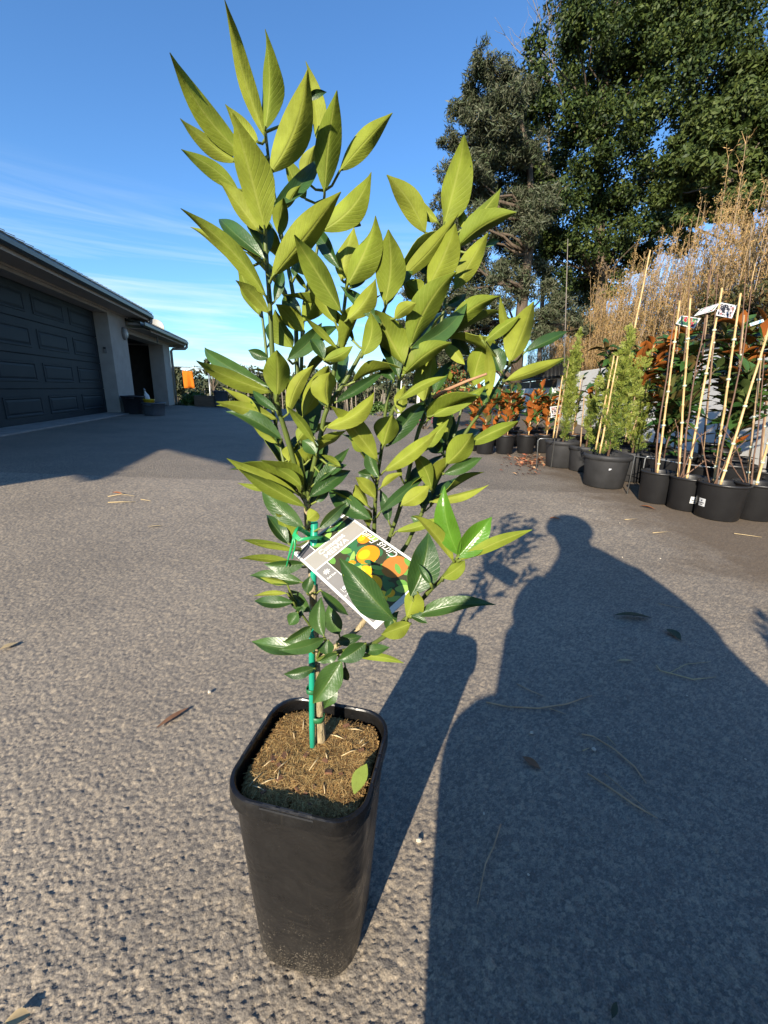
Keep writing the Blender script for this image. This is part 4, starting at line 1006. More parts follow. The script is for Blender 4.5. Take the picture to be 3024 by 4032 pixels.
sapling('staked sapling in the black pot at the right edge', s4, 0.134, 0.232, [((2975, 1922, -.02), (3075, 1560, 0), M_BAMB), ((2945, 1900, .06), (3000, 1380, .08), M_BAMB2)], [[(2958, 1920, 0), (2962, 1860, .0), (2990, 1650, .02), (3010, 1400, .03)], [(2960, 1870, 0), (2900, 1760, -.03), (2850, 1690, -.03)], [(2960, 1868, 0), (2880, 1830, -.04), (2810, 1790, -.05)]], 213)
sapling('staked sapling half out of the frame at the right edge', s5, 0.13, 0.225, [((3060, 1910, 0), (3090, 1500, 0), M_BAMB)], [[(3050, 1905, 0), (3060, 1700, .01), (3075, 1500, .02)]], 217)
second = [(2650, 1905, 'second-row sapling behind the leftmost front pot'), (2760, 1935, 'second-row sapling behind the pot with the printed sticker'), (2870, 1950, 'second-row sapling behind the nearest wide black pot'), (2990, 1960, 'second-row sapling behind the pot at the right edge'), (2620, 1868, 'rearmost staked sapling next to the steel hoop'), (2725, 1885, 'rearmost staked sapling below the hanging tags')]
for k, (dx, dy, lab) in enumerate(second):
    q = front(dx, dy, 0.13)
    sapling(lab, q, 0.132, 0.20, [((dx + 5, dy - 95, 0), (dx + 60, 1240, .05), M_BAMB2)], [[(dx, dy - 95, 0), (dx + 20, 1640, .01), (dx + 45, 1380, .02), (dx + 66, 1080, .03)]], 230 + 4 * k, None, 'staked saplings in the second row')

# printed picture tags hanging on the stakes
def flower_mat(name, cols, seed):
    m, t = nt(name); b, o = pbsdf(t); tc = N(t, 'ShaderNodeTexCoord')
    mp = N(t, 'ShaderNodeMapping'); mp.inputs['Location'].default_value = (seed, seed * 2, 0)
    nz = N(t, 'ShaderNodeTexNoise', Scale=34.0, Detail=2, Distortion=1.5); t.links.new(tc.outputs['Object'], mp.inputs['Vector']); t.links.new(mp.outputs[0], nz.inputs['Vector'])
    r = ramp(t, cols); r.color_ramp.interpolation = 'CONSTANT'; t.links.new(nz.outputs['Fac'], r.inputs[0]); t.links.new(r.outputs[0], b.inputs['Base Color']); b.inputs['Roughness'].default_value = 0.35
    return m
M_PR1 = flower_mat('tag_print_red', [(0.0, (0.02, 0.08, 0.05)), (0.42, (0.10, 0.17, 0.06)), (0.50, (0.4, 0.4, 0.38)), (0.53, (0.28, 0.015, 0.025)), (0.66, (0.16, 0.01, 0.02))], 1)
M_PR2 = flower_mat('tag_print_white', [(0.0, (0.02, 0.02, 0.025)), (0.43, (0.35, 0.34, 0.34)), (0.50, (0.42, 0.38, 0.38)), (0.57, (0.26, 0.04, 0.07)), (0.63, (0.10, 0.11, 0.05))], 4)
M_PR3 = flower_mat('tag_print_blue', [(0.0, (0.12, 0.28, 0.55)), (0.5, (0.6, 0.65, 0.7)), (0.6, (0.16, 0.3, 0.5))], 7)
def plate(name, lab, cat, quad, Y, dys, m_print, group, inset=0.09, parent_mat=None):
    P = [PY(x, y, Y + dy) for (x, y), dy in zip(quad, dys)]
    c = sum(P, Vector()) / 4; o = MB().add([p_ - c for p_ in P], [(0, 1, 2, 3)]).obj(name, M_STK); o.location = c; tag(o, lab, cat, group)
    sd_ = o.modifiers.new('thick', 'SOLIDIFY'); sd_.thickness = 0.0012; sd_.offset = 0
    nrm = (P[1] - P[0]).cross(P[3] - P[0]).normalized(); 
    if nrm.dot(CAM - c) < 0: nrm = -nrm
    q = [(p_ - c) * (1 - inset * 1.6) + nrm * 0.0012 for p_ in P]
    mb = MB(); vs = [q[0].lerp(q[1], i / 4).lerp(q[3].lerp(q[2], i / 4), j / 3) for j in range(4) for i in range(5)]
    mb.add(vs, [(j * 5 + i, j * 5 + i + 1, (j + 1) * 5 + i + 1, (j + 1) * 5 + i) for j in range(3) for i in range(4)]).obj('print', m_print, o)
    return o
def z5(x, y): return (2150 + x * 0.5268, 1000 + y * 0.5268)
plate('plant_tag', 'hanging picture tag with a red flower on green, lowest of the three', 'plant tag', [z5(970, 522), z5(1012, 460), z5(1156, 482), z5(1106, 557)], s1.y, (0.02, 0.03, 0.02, 0.0), M_PR1, 'hanging picture tags')
plate('plant_tag', 'tilted picture tag with red flowers left of the white flower tag', 'plant tag', [z5(1104, 466), z5(1160, 410), z5(1300, 366), z5(1252, 426)], s2.y, (-.02, 0.04, 0.05, 0.0), M_PR1, 'hanging picture tags')
plate('plant_tag', 'picture tag with white and pink flowers on dark twigs', 'plant tag', [z5(1302, 362), z5(1426, 386), z5(1388, 482), z5(1268, 458)], s2.y, (0.06, 0.03, 0.0, 0.02), M_PR2, 'hanging picture tags')
plate('plant_tag', 'narrow blue and white plant tag at the right edge', 'plant tag', [z5(1520, 520), z5(1622, 486), z5(1630, 506), z5(1527, 541)], s3.y + 0.1, (0, 0, 0.0, 0), M_PR3, 'hanging picture tags')
plate('plant_tag', 'white tag with a pink flower on the far magnolia row', 'plant tag', [(2165, 1602), (2212, 1596), (2216, 1628), (2170, 1634)], 4.75, (0, 0, 0.0, 0), M_PR2, 'hanging picture tags')

# steel hoops that keep the pots upright
for k, (pl, Yh, lab) in enumerate(((((2119, 1797), (2119, 1734), (2126, 1727), (2152, 1727)), 4.15, 'bent grey steel hoop left of the slim conifer pot'), (((2531, 1870), (2541, 1806), (2548, 1797), (2562, 1797)), 3.15, 'bent grey steel hoop standing behind the leftmost front pot'), (((2500, 1796), (2600, 1810), (2720, 1830), (2840, 1845)), 3.2, 'long grey wire running behind the front pots'))):
    pts = [PY(x, y, Yh) for x, y in pl]
    if k < 2: pts[0].z = 0.0
    else: pts = [PY(x, y, Yh - 0.0012 * (x - 2500)) for x, y in pl]
    if k < 2: pts += [pts[-1] + Vector((0.12, 0.10, -0.01)), Vector((pts[-1].x + 0.13, pts[-1].y + 0.11, 0.0))]
    else: pts = [Vector((pts[0].x, pts[0].y, 0))] + pts + [Vector((pts[-1].x, pts[-1].y, 0))]
    o = MB().tube(pts, 0.0045, 7).obj('steel_hoop', M_STEEL); tag(o, lab, 'hoop')

# pots with dark leafy shrubs along the shelf on the wall
M_RHO = leafmat('shelf_leaf', [(0.05, 0.06, 0.018), (0.08, 0.075, 0.025), (0.035, 0.045, 0.014), (0.14, 0.075, 0.03), (0.11, 0.10, 0.04)], rough=0.35, trans=0.1, spec=0.5)
labs = ['dark leafy shrub in the farthest pot on the wall shelf', 'dark leafy shrub in the second farthest pot on the wall shelf', 'dark leafy shrub on the shelf above the lowest hanging tag', 'dark leafy shrub on the shelf behind the two higher tags', 'dark leafy shrub on the shelf right of the white flower tag', 'dark leafy shrub on the shelf above the white wall block at right', 'dark leafy shrub on the shelf cut by the right edge']
for k, y_ in enumerate((6.9, 6.25, 5.65, 5.1, 4.6, 4.15, 3.72)):
    lo = Vector((wx(y_) + 0.28, y_, 1.453)); t = thing('shelf_shrub', labs[k], 'potted plant', lo, k, 'potted shrubs along the wall shelf')
    pot(t, 0.135, 0.24, M_POT, taper=0.88, rim=0.008, seed=k, sticker=([(-2.2 - k, 0.08, 0.035, 0.03, False)] if k in (2, 3) else None))
    r2 = random.Random(300 + k); cl_ = [(Vector((r2.uniform(-.14, .14), r2.uniform(-.14, .14), r2.uniform(.36, .78))), r2.uniform(.11, .17)) for _ in range(11)]
    mb = MB()
    for c, r in cl_: limb(mb, (0, 0, 0.2), c, 0.008, 0.003, 0.05, 5, 4, r2)
    mb.obj('stems', M_STEM, t)
    stuff(leaf_cloud('foliage', cl_, 1500, 0.062, 0.36, [M_RHO], t, 60 + k, up=0.35, out=0.6, shell=0.25))
    if k % 2: cane(t, (0.03, 0, .2), (0.05, 0.02, 1.05), 0.006, M_BAMB, seed=k)
# far shelf of black tubes with grassy seedlings, above the handrail
fr = thing('seedling_shelf', 'far row of black seedling pots with short green tufts above the handrail', 'seedling rack')
for k in range(16):
    f = k / 15; p_ = PY(1985 + 235 * f, 1500 - 30 * f, 18.5 - 5.2 * f)
    MB().lathe([(0.10, -0.05), (0.13, 0.28), (0.137, 0.29), (0.12, 0.27)], 12, c=p_).obj('pot', M_POT, fr)
    if k == 0: pass
    cl_ = [(p_ + Vector((0, 0, 0.34)), 0.15)]
    stuff(leaf_cloud('tuft', cl_, 70, 0.16, 0.12, [M_BUSH], fr, 400 + k, up=0.1, out=0.2))
sb_ = MB().tube([PY(1975, 1507, 19.0), PY(2240, 1480, 13.3)], 0.05, 6).obj('shelf_beam', M_POT, fr)

# dry bamboo on the bank
M_DRY = leafmat('dry_bamboo', [(0.36, 0.225, 0.09), (0.45, 0.29, 0.12), (0.27, 0.165, 0.068), (0.38, 0.27, 0.125), (0.22, 0.17, 0.06)], rough=0.7, trans=0.1, spec=0.2)
rs = np.random.default_rng(44)
for ci in range(25):
    yc = 3.6 + ci * (0.46 + 0.013 * ci); xc = wx(yc) + 1.1 + 0.55 * (ci % 3)
    t = thing('dry_bamboo', 'clump of thin dry tan bamboo in the thicket behind the white wall', 'bamboo', (xc, yc, TERR - 0.06), 0, 'dry bamboo clumps on the bank')
    mb = MB(); VV, FF = [], []; cnt = 0
    for k in range(54):
        x0, y0 = rs.uniform(-.75, .75), rs.uniform(-.65, .65); H_ = rs.uniform(1.4, 2.75) * (1.12 if ci < 17 else 0.9); lx, ly = rs.normal() * .10, rs.normal() * .10
        pts = [(x0 + lx * f * f * 1.2, y0 + ly * f * f * 1.2, H_ * f) for f in (0, .35, .7, 1)]
        mb.tube(pts, [.007, .006, .0045, .0025], 4)
        for j in range(42):
            f = rs.uniform(.08, 1); c = np.array([x0 + lx * f * f * 1.2, y0 + ly * f * f * 1.2, H_ * f]); a = rs.uniform(0, 6.28)
            L_ = rs.uniform(.08, .30) * (1.2 - f * .5); d_ = np.array([math.cos(a) * .6, math.sin(a) * .6, 1.0 + rs.normal() * .3]); d_ /= np.linalg.norm(d_)
            e = c + d_ * L_; s = np.cross(d_, rs.normal(size=3)); s = s / np.linalg.norm(s) * .0036
            VV += [c - s, c + s, e + s * .4, e - s * .4]; FF.append((cnt, cnt + 1, cnt + 2, cnt + 3)); cnt += 4
            for q in range(5):
                u = rs.uniform(.2, 1.05); b = c + d_ * L_ * u; d2 = d_ * .6 + rs.normal(size=3) * .7; d2 /= np.linalg.norm(d2); l2 = rs.uniform(.025, .065); s2_ = np.cross(d2, rs.normal(size=3)); s2_ = s2_ / np.linalg.norm(s2_) * .0062
                VV += [b, b + d2 * l2 * .5 + s2_, b + d2 * l2, b + d2 * l2 * .5 - s2_]; FF.append((cnt, cnt + 1, cnt + 2, cnt + 3)); cnt += 4
    stuff(mb.obj('culms', M_BAMB2, t))
    stuff(link('twigs', np_mesh('twigs', np.array(VV), np.array(FF), M_DRY), t))
# tall thin bare canes standing above the bamboo
for k, (x0, y0, x1, y1, Yc) in enumerate(((2238, 1330, 2236, 940, 9.0), (2990, 1200, 2960, 870, 7.0))):
    a, b = PY(x0, y0, Yc), PY(x1, y1, Yc); a.z = TERR - .06
    o = MB().tube([a, a.lerp(b, .5), b], [.012, .010, .005], 6).obj('tall_cane', M_TWIG); tag(o, ('pale bare cane standing tall left of the bamboo', 'pale bare cane standing tall at the far right')[k], 'cane')

# shrubs glimpsed through the cumquat
M_PINK = leafmat('pink_flower', [(0.35, 0.03, 0.10), (0.55, 0.09, 0.2), (0.04, 0.08, 0.02)], rough=0.7, trans=0.2)
M_PHOT = leafmat('photinia_leaf', [(0.35, 0.09, 0.03), (0.08, 0.12, 0.03), (0.10, 0.14, 0.035), (0.05, 0.09, 0.02)], rough=0.5, trans=0.2)
shrub('shrub', 'red-tipped hedge shrub behind the right-hand branches', [(1770, 1470, 40), (1830, 1500, 45), (1740, 1540, 45), (1800, 1570, 50), (1860, 1560, 40), (1700, 1590, 40)], 9.0, 3200, 0.07, [M_PHOT], 0.0, seed=12)
shrub('flower_pot_plant', 'crimson flowers low behind the cumquat stems', [(1660, 1650, 16), (1690, 1640, 16), (1715, 1655, 14), (1640, 1662, 12)], 8.5, 500, 0.05, [M_PINK], 0.0, seed=14)
shrub('shrub', 'small pale green shrub at the end of the driveway behind the stems', [(1490, 1600, 22), (1520, 1605, 20), (1465, 1615, 18)], 12.5, 900, 0.08, [M_BUSH], 0.0, seed=15)
ps = PY(1588, 1560, 12.0); ps.z = 0
sg = thing('sign_frame', 'white post frame with a yellow top board behind the cumquat', 'sign', ps)
MB().box6(-0.14, -0.06, -0.03, 0.03, 0, 1.30).obj('post', M_WHITE, sg); MB().box6(0.38, 0.46, -0.03, 0.03, 0, 1.30).obj('post', M_WHITE, sg)
bevel(MB().box6(-0.16, 0.48, -0.035, 0.035, 1.305, 1.43).obj('board', M_YEL, sg), 0.006)

# ================================================================ THE POTTED CUMQUAT
M_POTH = simple('cumquat_pot_plastic', (0.036, 0.035, 0.036), (0.022, 0.022, 0.023), rough=0.46, scale=22, spec=0.45, bump=0.10, bscale=130)
def hero_pot_mat():
    m, t = nt('scuffed_black_pot'); b, o = pbsdf(t); tc = N(t, 'ShaderNodeTexCoord')
    n1 = N(t, 'ShaderNodeTexNoise', Scale=26.0, Detail=6, Roughness=0.65); t.links.new(tc.outputs['Object'], n1.inputs['Vector'])
    r = ramp(t, [(0.32, (0.005, 0.005, 0.0055)), (0.6, (0.0085, 0.008, 0.008)), (0.82, (0.018, 0.0165, 0.015))]); t.links.new(n1.outputs['Fac'], r.inputs[0])
    # splashed grit: light specks that thicken towards the foot
    v = N(t, 'ShaderNodeTexNoise', Scale=520.0, Detail=4, Roughness=0.7); t.links.new(tc.outputs['Object'], v.inputs['Vector'])
    v2 = N(t, 'ShaderNodeTexNoise', Scale=34.0, Detail=3); t.links.new(tc.outputs['Object'], v2.inputs['Vector'])
    sp = N(t, 'ShaderNodeSeparateXYZ'); t.links.new(tc.outputs['Object'], sp.inputs[0])
    th = N(t, 'ShaderNodeMapRange', From_Min=0.0, From_Max=0.16, To_Min=0.535, To_Max=0.70); t.links.new(sp.outputs['Z'], th.inputs['Value'])
    th2 = N(t, 'ShaderNodeMath', operation='MULTIPLY_ADD'); th2.inputs[1].default_value = -0.16; t.links.new(v2.outputs['Fac'], th2.inputs[0]); t.links.new(th.outputs[0], th2.inputs[2])
    th3 = N(t, 'ShaderNodeMath', operation='ADD'); th3.inputs[1].default_value = 0.08; t.links.new(th2.outputs[0], th3.inputs[0])
    gt = N(t, 'ShaderNodeMath', operation='SUBTRACT'); t.links.new(v.outputs['Fac'], gt.inputs[0]); t.links.new(th3.outputs[0], gt.inputs[1])
    ml = N(t, 'ShaderNodeMapRange', From_Min=0.0, From_Max=0.05, To_Min=0.0, To_Max=0.85); t.links.new(gt.outputs[0], ml.inputs['Value'])
    # vertical scuffs
    mp = N(t, 'ShaderNodeMapping'); mp.inputs['Scale'].default_value = (160, 160, 9); t.links.new(tc.outputs['Object'], mp.inputs['Vector'])
    n2 = N(t, 'ShaderNodeTexNoise', Scale=1.0, Detail=3); t.links.new(mp.outputs[0], n2.inputs['Vector'])
    s2 = N(t, 'ShaderNodeMapRange', From_Min=0.66, From_Max=0.85, To_Min=0.0, To_Max=0.10); t.links.new(n2.outputs['Fac'], s2.inputs['Value'])
    mm = N(t, 'ShaderNodeMath', operation='MAXIMUM'); t.links.new(ml.outputs[0], mm.inputs[0]); t.links.new(s2.outputs[0], mm.inputs[1])
    mx = N(t, 'ShaderNodeMix', data_type='RGBA'); mx.inputs['B'].default_value = (0.20, 0.17, 0.13, 1); t.links.new(mm.outputs[0], mx.inputs['Factor']); t.links.new(r.outputs[0], mx.inputs['A'])
    t.links.new(mx.outputs['Result'], b.inputs['Base Color'])
    rr = N(t, 'ShaderNodeMapRange', From_Min=0.3, From_Max=0.75, To_Min=0.20, To_Max=0.52); t.links.new(n1.outputs['Fac'], rr.inputs['Value']); t.links.new(rr.outputs[0], b.inputs['Roughness'])
    b.inputs['Specular IOR Level'].default_value = 0.45
    n3 = N(t, 'ShaderNodeTexNoise', Scale=75.0, Detail=4); t.links.new(tc.outputs['Object'], n3.inputs['Vector'])
    n4 = N(t, 'ShaderNodeTexNoise', Scale=14.0, Detail=3, Distortion=0.8); t.links.new(tc.outputs['Object'], n4.inputs['Vector'])
    bp = N(t, 'ShaderNodeBump', Strength=0.22, Distance=0.004); t.links.new(n3.outputs['Fac'], bp.inputs['Height'])
    b2_ = N(t, 'ShaderNodeBump', Strength=0.5, Distance=0.012); t.links.new(n4.outputs['Fac'], b2_.inputs['Height']); t.links.new(bp.outputs[0], b2_.inputs['Normal']); t.links.new(b2_.outputs[0], b.inputs['Normal'])
    return m
M_POTH = hero_pot_mat()
PC = Vector((-0.0745, 0.406, 0.0045)); PROT = math.radians(-11.5); PH = 0.2925
HS = 0.945
def PYH(x, y, Y): return PY(x, y, Y * HS)
cq = thing('potted_cumquat', 'young cumquat tree in a tall square black pot in the foreground', 'potted plant', PC, PROT)
def rsq(half, rad, z, n=8):
    o = []
    for cx, cy, a0 in ((1, 1, 0), (-1, 1, 90), (-1, -1, 180), (1, -1, 270)):
        for k in range(n):
            a = math.radians(a0 + 90 * k / (n - 1)); o.append(Vector((cx * (half - rad) + math.cos(a) * rad, cy * (half - rad) + math.sin(a) * rad, z)))
    return o
prof = [(0.0530, 0.022, 0.0), (0.0570, 0.026, 0.0012), (0.0605, 0.029, 0.004), (0.0628, 0.031, 0.010), (0.0700, 0.032, 0.10), (0.0775, 0.033, 0.19), (0.0812, 0.034, 0.2375), (0.0816, 0.034, 0.2385), (0.0862, 0.0375, 0.2388), (0.0872, 0.038, 0.2400), (0.0875, 0.0385, 0.2520), (0.0868, 0.038, 0.2556), (0.0852, 0.037, 0.2565), (0.0828, 0.036, 0.2565), (0.0812, 0.0345, 0.2550), (0.0806, 0.034, 0.2500), (0.0790, 0.033, 0.2200), (0.060, 0.028, 0.010)]
mb = MB(); vs = []
for h_, r_, z_ in prof: vs += rsq(h_ * (1.075 - 0.14 * min(1, z_ / 0.2565)), r_ + 0.010 * (1 - min(1, z_ / 0.2565)), z_ * 1.1404)
n_ = 32
fs = [(i * n_ + k, i * n_ + (k + 1) % n_, (i + 1) * n_ + (k + 1) % n_, (i + 1) * n_ + k) for i in range(len(prof) - 1) for k in range(n_)]
fs += [tuple(range(n_))[::-1], tuple((len(prof) - 1) * n_ + k for k in range(n_))]
pot_o = mb.add(vs, fs, 0, True).obj('pot', M_POTH, cq)
es_ = pot_o.modifiers.new('crisp', 'EDGE_SPLIT'); es_.split_angle = math.radians(32)
# moulded slots in the rim, one per side
for k in range(4):
    a = k * math.pi / 2; rm = Matrix.Rotation(a, 4, 'Z')
    s_ = MB().box6(-0.030, 0.030, -0.0822, -0.0816, 0.2880, 0.2905).obj('rim_notch', M_DARK, pot_o); s_.matrix_local = rm
    for q in (-1, 0, 1):
        s_ = MB().box6(q * 0.02 - 0.0075, q * 0.02 + 0.0075, -0.0797, -0.0779, 0.2926, 0.2931).obj('rim_notch', M_DARK, pot_o); s_.matrix_local = rm

# coir mat, cut in two halves round the stem
M_COIR = simple('coir_mat', (0.40, 0.25, 0.10), (0.20, 0.115, 0.045), rough=0.95, scale=120, spec=0.1, bump=1.0, bscale=330)
M_FIB = leafmat('coir_fibre', [(0.44, 0.28, 0.10), (0.60, 0.42, 0.18), (0.30, 0.17, 0.06), (0.20, 0.105, 0.04)], rough=0.8, trans=0.1, spec=0.2)
ZS = 0.2785
def mat_z(x, y): return ZS + 0.0012 * math.sin(x * 55) * math.cos(y * 47) + 0.0008 * math.sin(x * 130 + y * 90) - 0.2 * max(0, max(abs(x), abs(y)) - 0.062)
inside = lambda x, y: max(abs(x), abs(y)) < 0.0732 and (abs(x) < 0.042 or abs(y) < 0.042 or math.hypot(abs(x) - 0.042, abs(y) - 0.042) < 0.030)
slit = lambda x, y: y < 0.008 and abs(x + 0.012 + 0.10 * (y - 0.0)) < 0.0027
mb = MB(); G_ = 52; idm = {}
for j in range(G_ + 1):
    for i in range(G_ + 1):
        x, y = -0.0775 + 0.155 * i / G_, -0.0775 + 0.155 * j / G_
        if inside(x, y):
            idm[i, j] = len(mb.v); mb.v.append((x, y, mat_z(x, y) + random.uniform(-.0016, .0016) - (0.012 if slit(x, y) else 0)))
for j in range(G_):
    for i in range(G_):
        q = [idm.get(k) for k in ((i, j), (i + 1, j), (i + 1, j + 1), (i, j + 1))]
        if None not in q: mb.f.append(tuple(q)); mb.mi.append(0); mb.sm.append(False)
mat_o = mb.obj('coir_mat', M_COIR, cq)
rn = np.random.default_rng(12); VV, FF = [], []; cnt = 0
for k in range(15000):
    x, y = rn.uniform(-.077, .077, 2)
    if not inside(x * 1.05, y * 1.05): continue
    rim_ = not inside(x * 1.22, y * 1.22)
    if slit(x, y) and rn.random() < .95: continue
    a = rn.uniform(0, 6.28); L_ = rn.uniform(.005, .017); w_ = rn.uniform(.00011, .00030); cv = rn.normal() * .8
    if rim_: L_ = rn.uniform(.003, .006); a = math.atan2(-y, -x) + rn.normal() * .8
    p_ = np.array([x, y, mat_z(x, y) + .0006])
    lift = max(0, rn.normal() * .0013 + .0003)
    for j in range(4):
        a2 = a + cv * j / 3; d_ = np.array([math.cos(a2), math.sin(a2), 0]) * L_ / 3; s_ = np.array([-math.sin(a2), math.cos(a2), 0]) * w_
        VV += [p_ - s_, p_ + s_]
        if j < 3: FF.append((cnt, cnt + 1, cnt + 3, cnt + 2))
        cnt += 2; p_ = p_ + d_ + np.array([0, 0, lift * (1 - 0.9 * j)])
stuff(link('coir_fibres', np_mesh('coir_fibres', np.array(VV), np.array(FF), M_FIB), mat_o))

rd_ = random.Random(31)
M_STRAW = simple('straw_bit', (0.60, 0.47, 0.26), (0.42, 0.30, 0.15), rough=0.8, scale=90)
M_BITS = simple('bark_crumb', (0.22, 0.10, 0.05), (0.10, 0.05, 0.028), rough=0.9, scale=90)
for k in range(16):                          # straws and bark crumbs caught in the coir
    x, y = rd_.uniform(-.055, .055), rd_.uniform(-.058, .055); a_ = rd_.uniform(0, 3.14); l_ = rd_.uniform(.006, .013)
    MB().tube([(x - math.cos(a_) * l_, y - math.sin(a_) * l_, mat_z(x, y) + .0020), (x, y, mat_z(x, y) + .0036), (x + math.cos(a_) * l_, y + math.sin(a_) * l_, mat_z(x, y) + .0018)], [.0005, .0009, .0004], 5).obj('straw', M_STRAW, mat_o)
for k in range(22):
    x, y = rd_.uniform(-.060, .060), rd_.uniform(-.062, .060); h_ = rd_.uniform(.0012, .0030)
    MB().box((x, y, mat_z(x, y) + .0016), (h_ * 1.6, h_, h_ * .5), 0, Matrix.Rotation(rd_.uniform(0, 3), 3, 'Z') @ Matrix.Rotation(rd_.uniform(-.4, .4), 3, 'X')).obj('bark_crumb', M_BITS, mat_o)

# ---- stems (pixel x, pixel y, metres from the lens)
CQM = Matrix.Translation(PC) @ Matrix.Rotation(PROT, 4, 'Z'); CQI = CQM.inverted()
def S(pl): return [PYH(x, y, Y) for x, y, Y in pl]
M_STEMW = simple('cumquat_bark', (0.42, 0.34, 0.20), (0.20, 0.155, 0.085), rough=0.8, scale=240, stretch=(1, 1, 0.25), bump=0.5, bscale=420)
M_STEMG = simple('cumquat_green_stem', (0.11, 0.145, 0.03), (0.075, 0.105, 0.022), rough=0.45, scale=90, stretch=(1, 1, 0.3), spec=0.4)
STEMS = {
 'main': ([(1262,2985,.457),(1264,2900,.456),(1256,2780,.454),(1248,2680,.452),(1243,2581,.450),(1240,2480,.448),(1232,2330,.446),(1224,2200,.445),(1213,2081,.444),(1207,1960,.443)], .0062, .0032),
 's2': ([(1207,1965,.443),(1186,1912,.438),(1128,1715,.428),(1089,1570,.422),(1071,1370,.417),(1062,1182,.413),(1047,989,.410),(1043,905,.410)], .0028, .0016),
 's4': ([(1205,1960,.445),(1150,1895,.458),(1128,1860,.462),(1099,1734,.47),(1065,1560,.475),(1047,1370,.478),(1028,1211,.48)], .0024, .0012),
 's1': ([(1207,1960,.443),(1196,1900,.444),(1180,1705,.447),(1172,1500,.45),(1168,1400,.45),(1163,1230,.45),(1140,1080,.449),(1124,1013,.449),(1095,850,.449),(1066,690,.448),(1045,520,.447)], .0028, .0012),
 's5': ([(1180,1705,.447),(1186,1480,.458),(1192,1264,.465),(1211,1134,.468),(1235,1052,.47),(1264,893,.47),(1275,800,.47),(1278,750,.47)], .0020, .0011),
 's3': ([(1209,1965,.443),(1219,1903,.441),(1263,1715,.435),(1287,1613,.432),(1364,1493,.430),(1422,1392,.428),(1475,1310,.426),(1510,1230,.425),(1524,1190,.425)], .0027, .0012),
 's6': ([(1287,1613,.432),(1317,1457,.428),(1346,1279,.425),(1365,1124,.422),(1369,1050,.42)], .0021, .0012),
 'r0': ([(1246,2590,.450),(1330,2540,.458),(1424,2460,.472),(1452,2380,.476),(1466,2310,.478)], .0034, .0030),
 'r1': ([(1466,2310,.478),(1473,2099,.470),(1479,1948,.465),(1486,1880,.463),(1504,1758,.460),(1516,1633,.457),(1530,1551,.456),(1543,1490,.455)], .0025, .0012),
 'r3': ([(1504,1758,.460),(1540,1633,.452),(1564,1575,.448),(1578,1454,.445),(1607,1380,.443),(1640,1250,.445),(1660,1130,.447)], .0022, .0012),
 'r2': ([(1466,2310,.479),(1527,2135,.475),(1581,1978,.470),(1627,1782,.468),(1650,1690,.468),(1690,1570,.47),(1715,1400,.475),(1734,1290,.478),(1756,1150,.478),(1756,1000,.478),(1750,895,.478)], .0026, .0011),
 'r4': ([(1466,2310,.482),(1587,2165,.485),(1627,2091,.485),(1690,1960,.480),(1757,1826,.475),(1836,1700,.468),(1900,1610,.460),(1978,1483,.452),(2010,1430,.450)], .0026, .0012),
 'r5': ([(1690,1960,.480),(1740,1840,.486),(1795,1695,.492),(1824,1570,.498),(1840,1480,.500)], .0018, .0010),
 'lr': ([(1248,2600,.449),(1330,2568,.420),(1442,2545,.380),(1509,2509,.352),(1599,2436,.322),(1684,2334,.305),(1744,2274,.297),(1798,2201,.292)], .0026, .0013),
 'll': ([(1240,2500,.448),(1219,2461,.442),(1189,2418,.436),(1174,2382,.433)], .0016, .0010),
 'lm': ([(1244,2600,.449),(1262,2560,.437),(1284,2520,.428)], .0015, .0010),
}
samples = []
for nm, (pl, ra, rb) in STEMS.items():
    pts = S(pl)
    fine = []
    for i in range(len(pts) - 1):
        p0 = pts[max(i - 1, 0)]; p1 = pts[i]; p2 = pts[i + 1]; p3 = pts[min(i + 2, len(pts) - 1)]
        for q in range(5):
            t = q / 5
            fine.append(0.5 * ((2 * p1) + (-p0 + p2) * t + (2 * p0 - 5 * p1 + 4 * p2 - p3) * t * t + (-p0 + 3 * p1 - 3 * p2 + p3) * t ** 3))
    fine.append(pts[-1])
    nn = len(fine); rad = []
    for i, p_ in enumerate(fine):
        r_ = ra + (rb - ra) * i / (nn - 1); rad.append(r_ * (1.12 if i % 5 == 0 and i else 1.0)); samples.append((p_, PXY(p_)))
    loc = [CQI @ p_ for p_ in fine]
    if nm == 'main': loc[0].z -= 0.0
    MB().tube(loc, rad, 9).obj('stem' if nm == 'main' else 'branch', M_STEMW if nm in ('main', 'r0') else M_STEMG, cq)

# ---- stake and ties
M_STAKE = simple('green_stake', (0.012, 0.30, 0.19), (0.010, 0.25, 0.16), rough=0.35, scale=30, spec=0.5)
M_TAPE = simple('green_tape', (0.025, 0.15, 0.055), (0.018, 0.115, 0.042), rough=0.5, scale=60)
M_RIB = simple('green_ribbon_tie', (0.02, 0.34, 0.12), (0.014, 0.24, 0.085), rough=0.3, scale=160, stretch=(1, 1, 0.2))
sk = [CQI @ PYH(x, y, Y) for x, y, Y in ((1232, 2985, .4475), (1229, 2860, .447), (1228, 2581, .4445), (1232, 2330, .448), (1238, 2058, .432))]
MB().tube(sk, [.0038] * 5, 10).obj('plant_stake', M_STAKE, cq)
def band(pxa, Y, r, h, name='tie', m=M_TAPE, sx=1.0):
    c = CQI @ PYH(pxa[0], pxa[1], Y); mb = MB(); n = 16; vs = []
    for j in (-1, 1):
        for k in range(n):
            a = 2 * math.pi * k / n; vs.append(c + Vector((math.cos(a) * r * sx, math.sin(a) * r, j * h / 2 + 0.0004 * math.sin(3 * a))))
    mb.add(vs, [(k, (k + 1) % n, n + (k + 1) % n, n + k) for k in range(n)], 0, True); o = mb.obj(name, m, cq)
    s_ = o.modifiers.new('t', 'SOLIDIFY'); s_.thickness = 0.0006
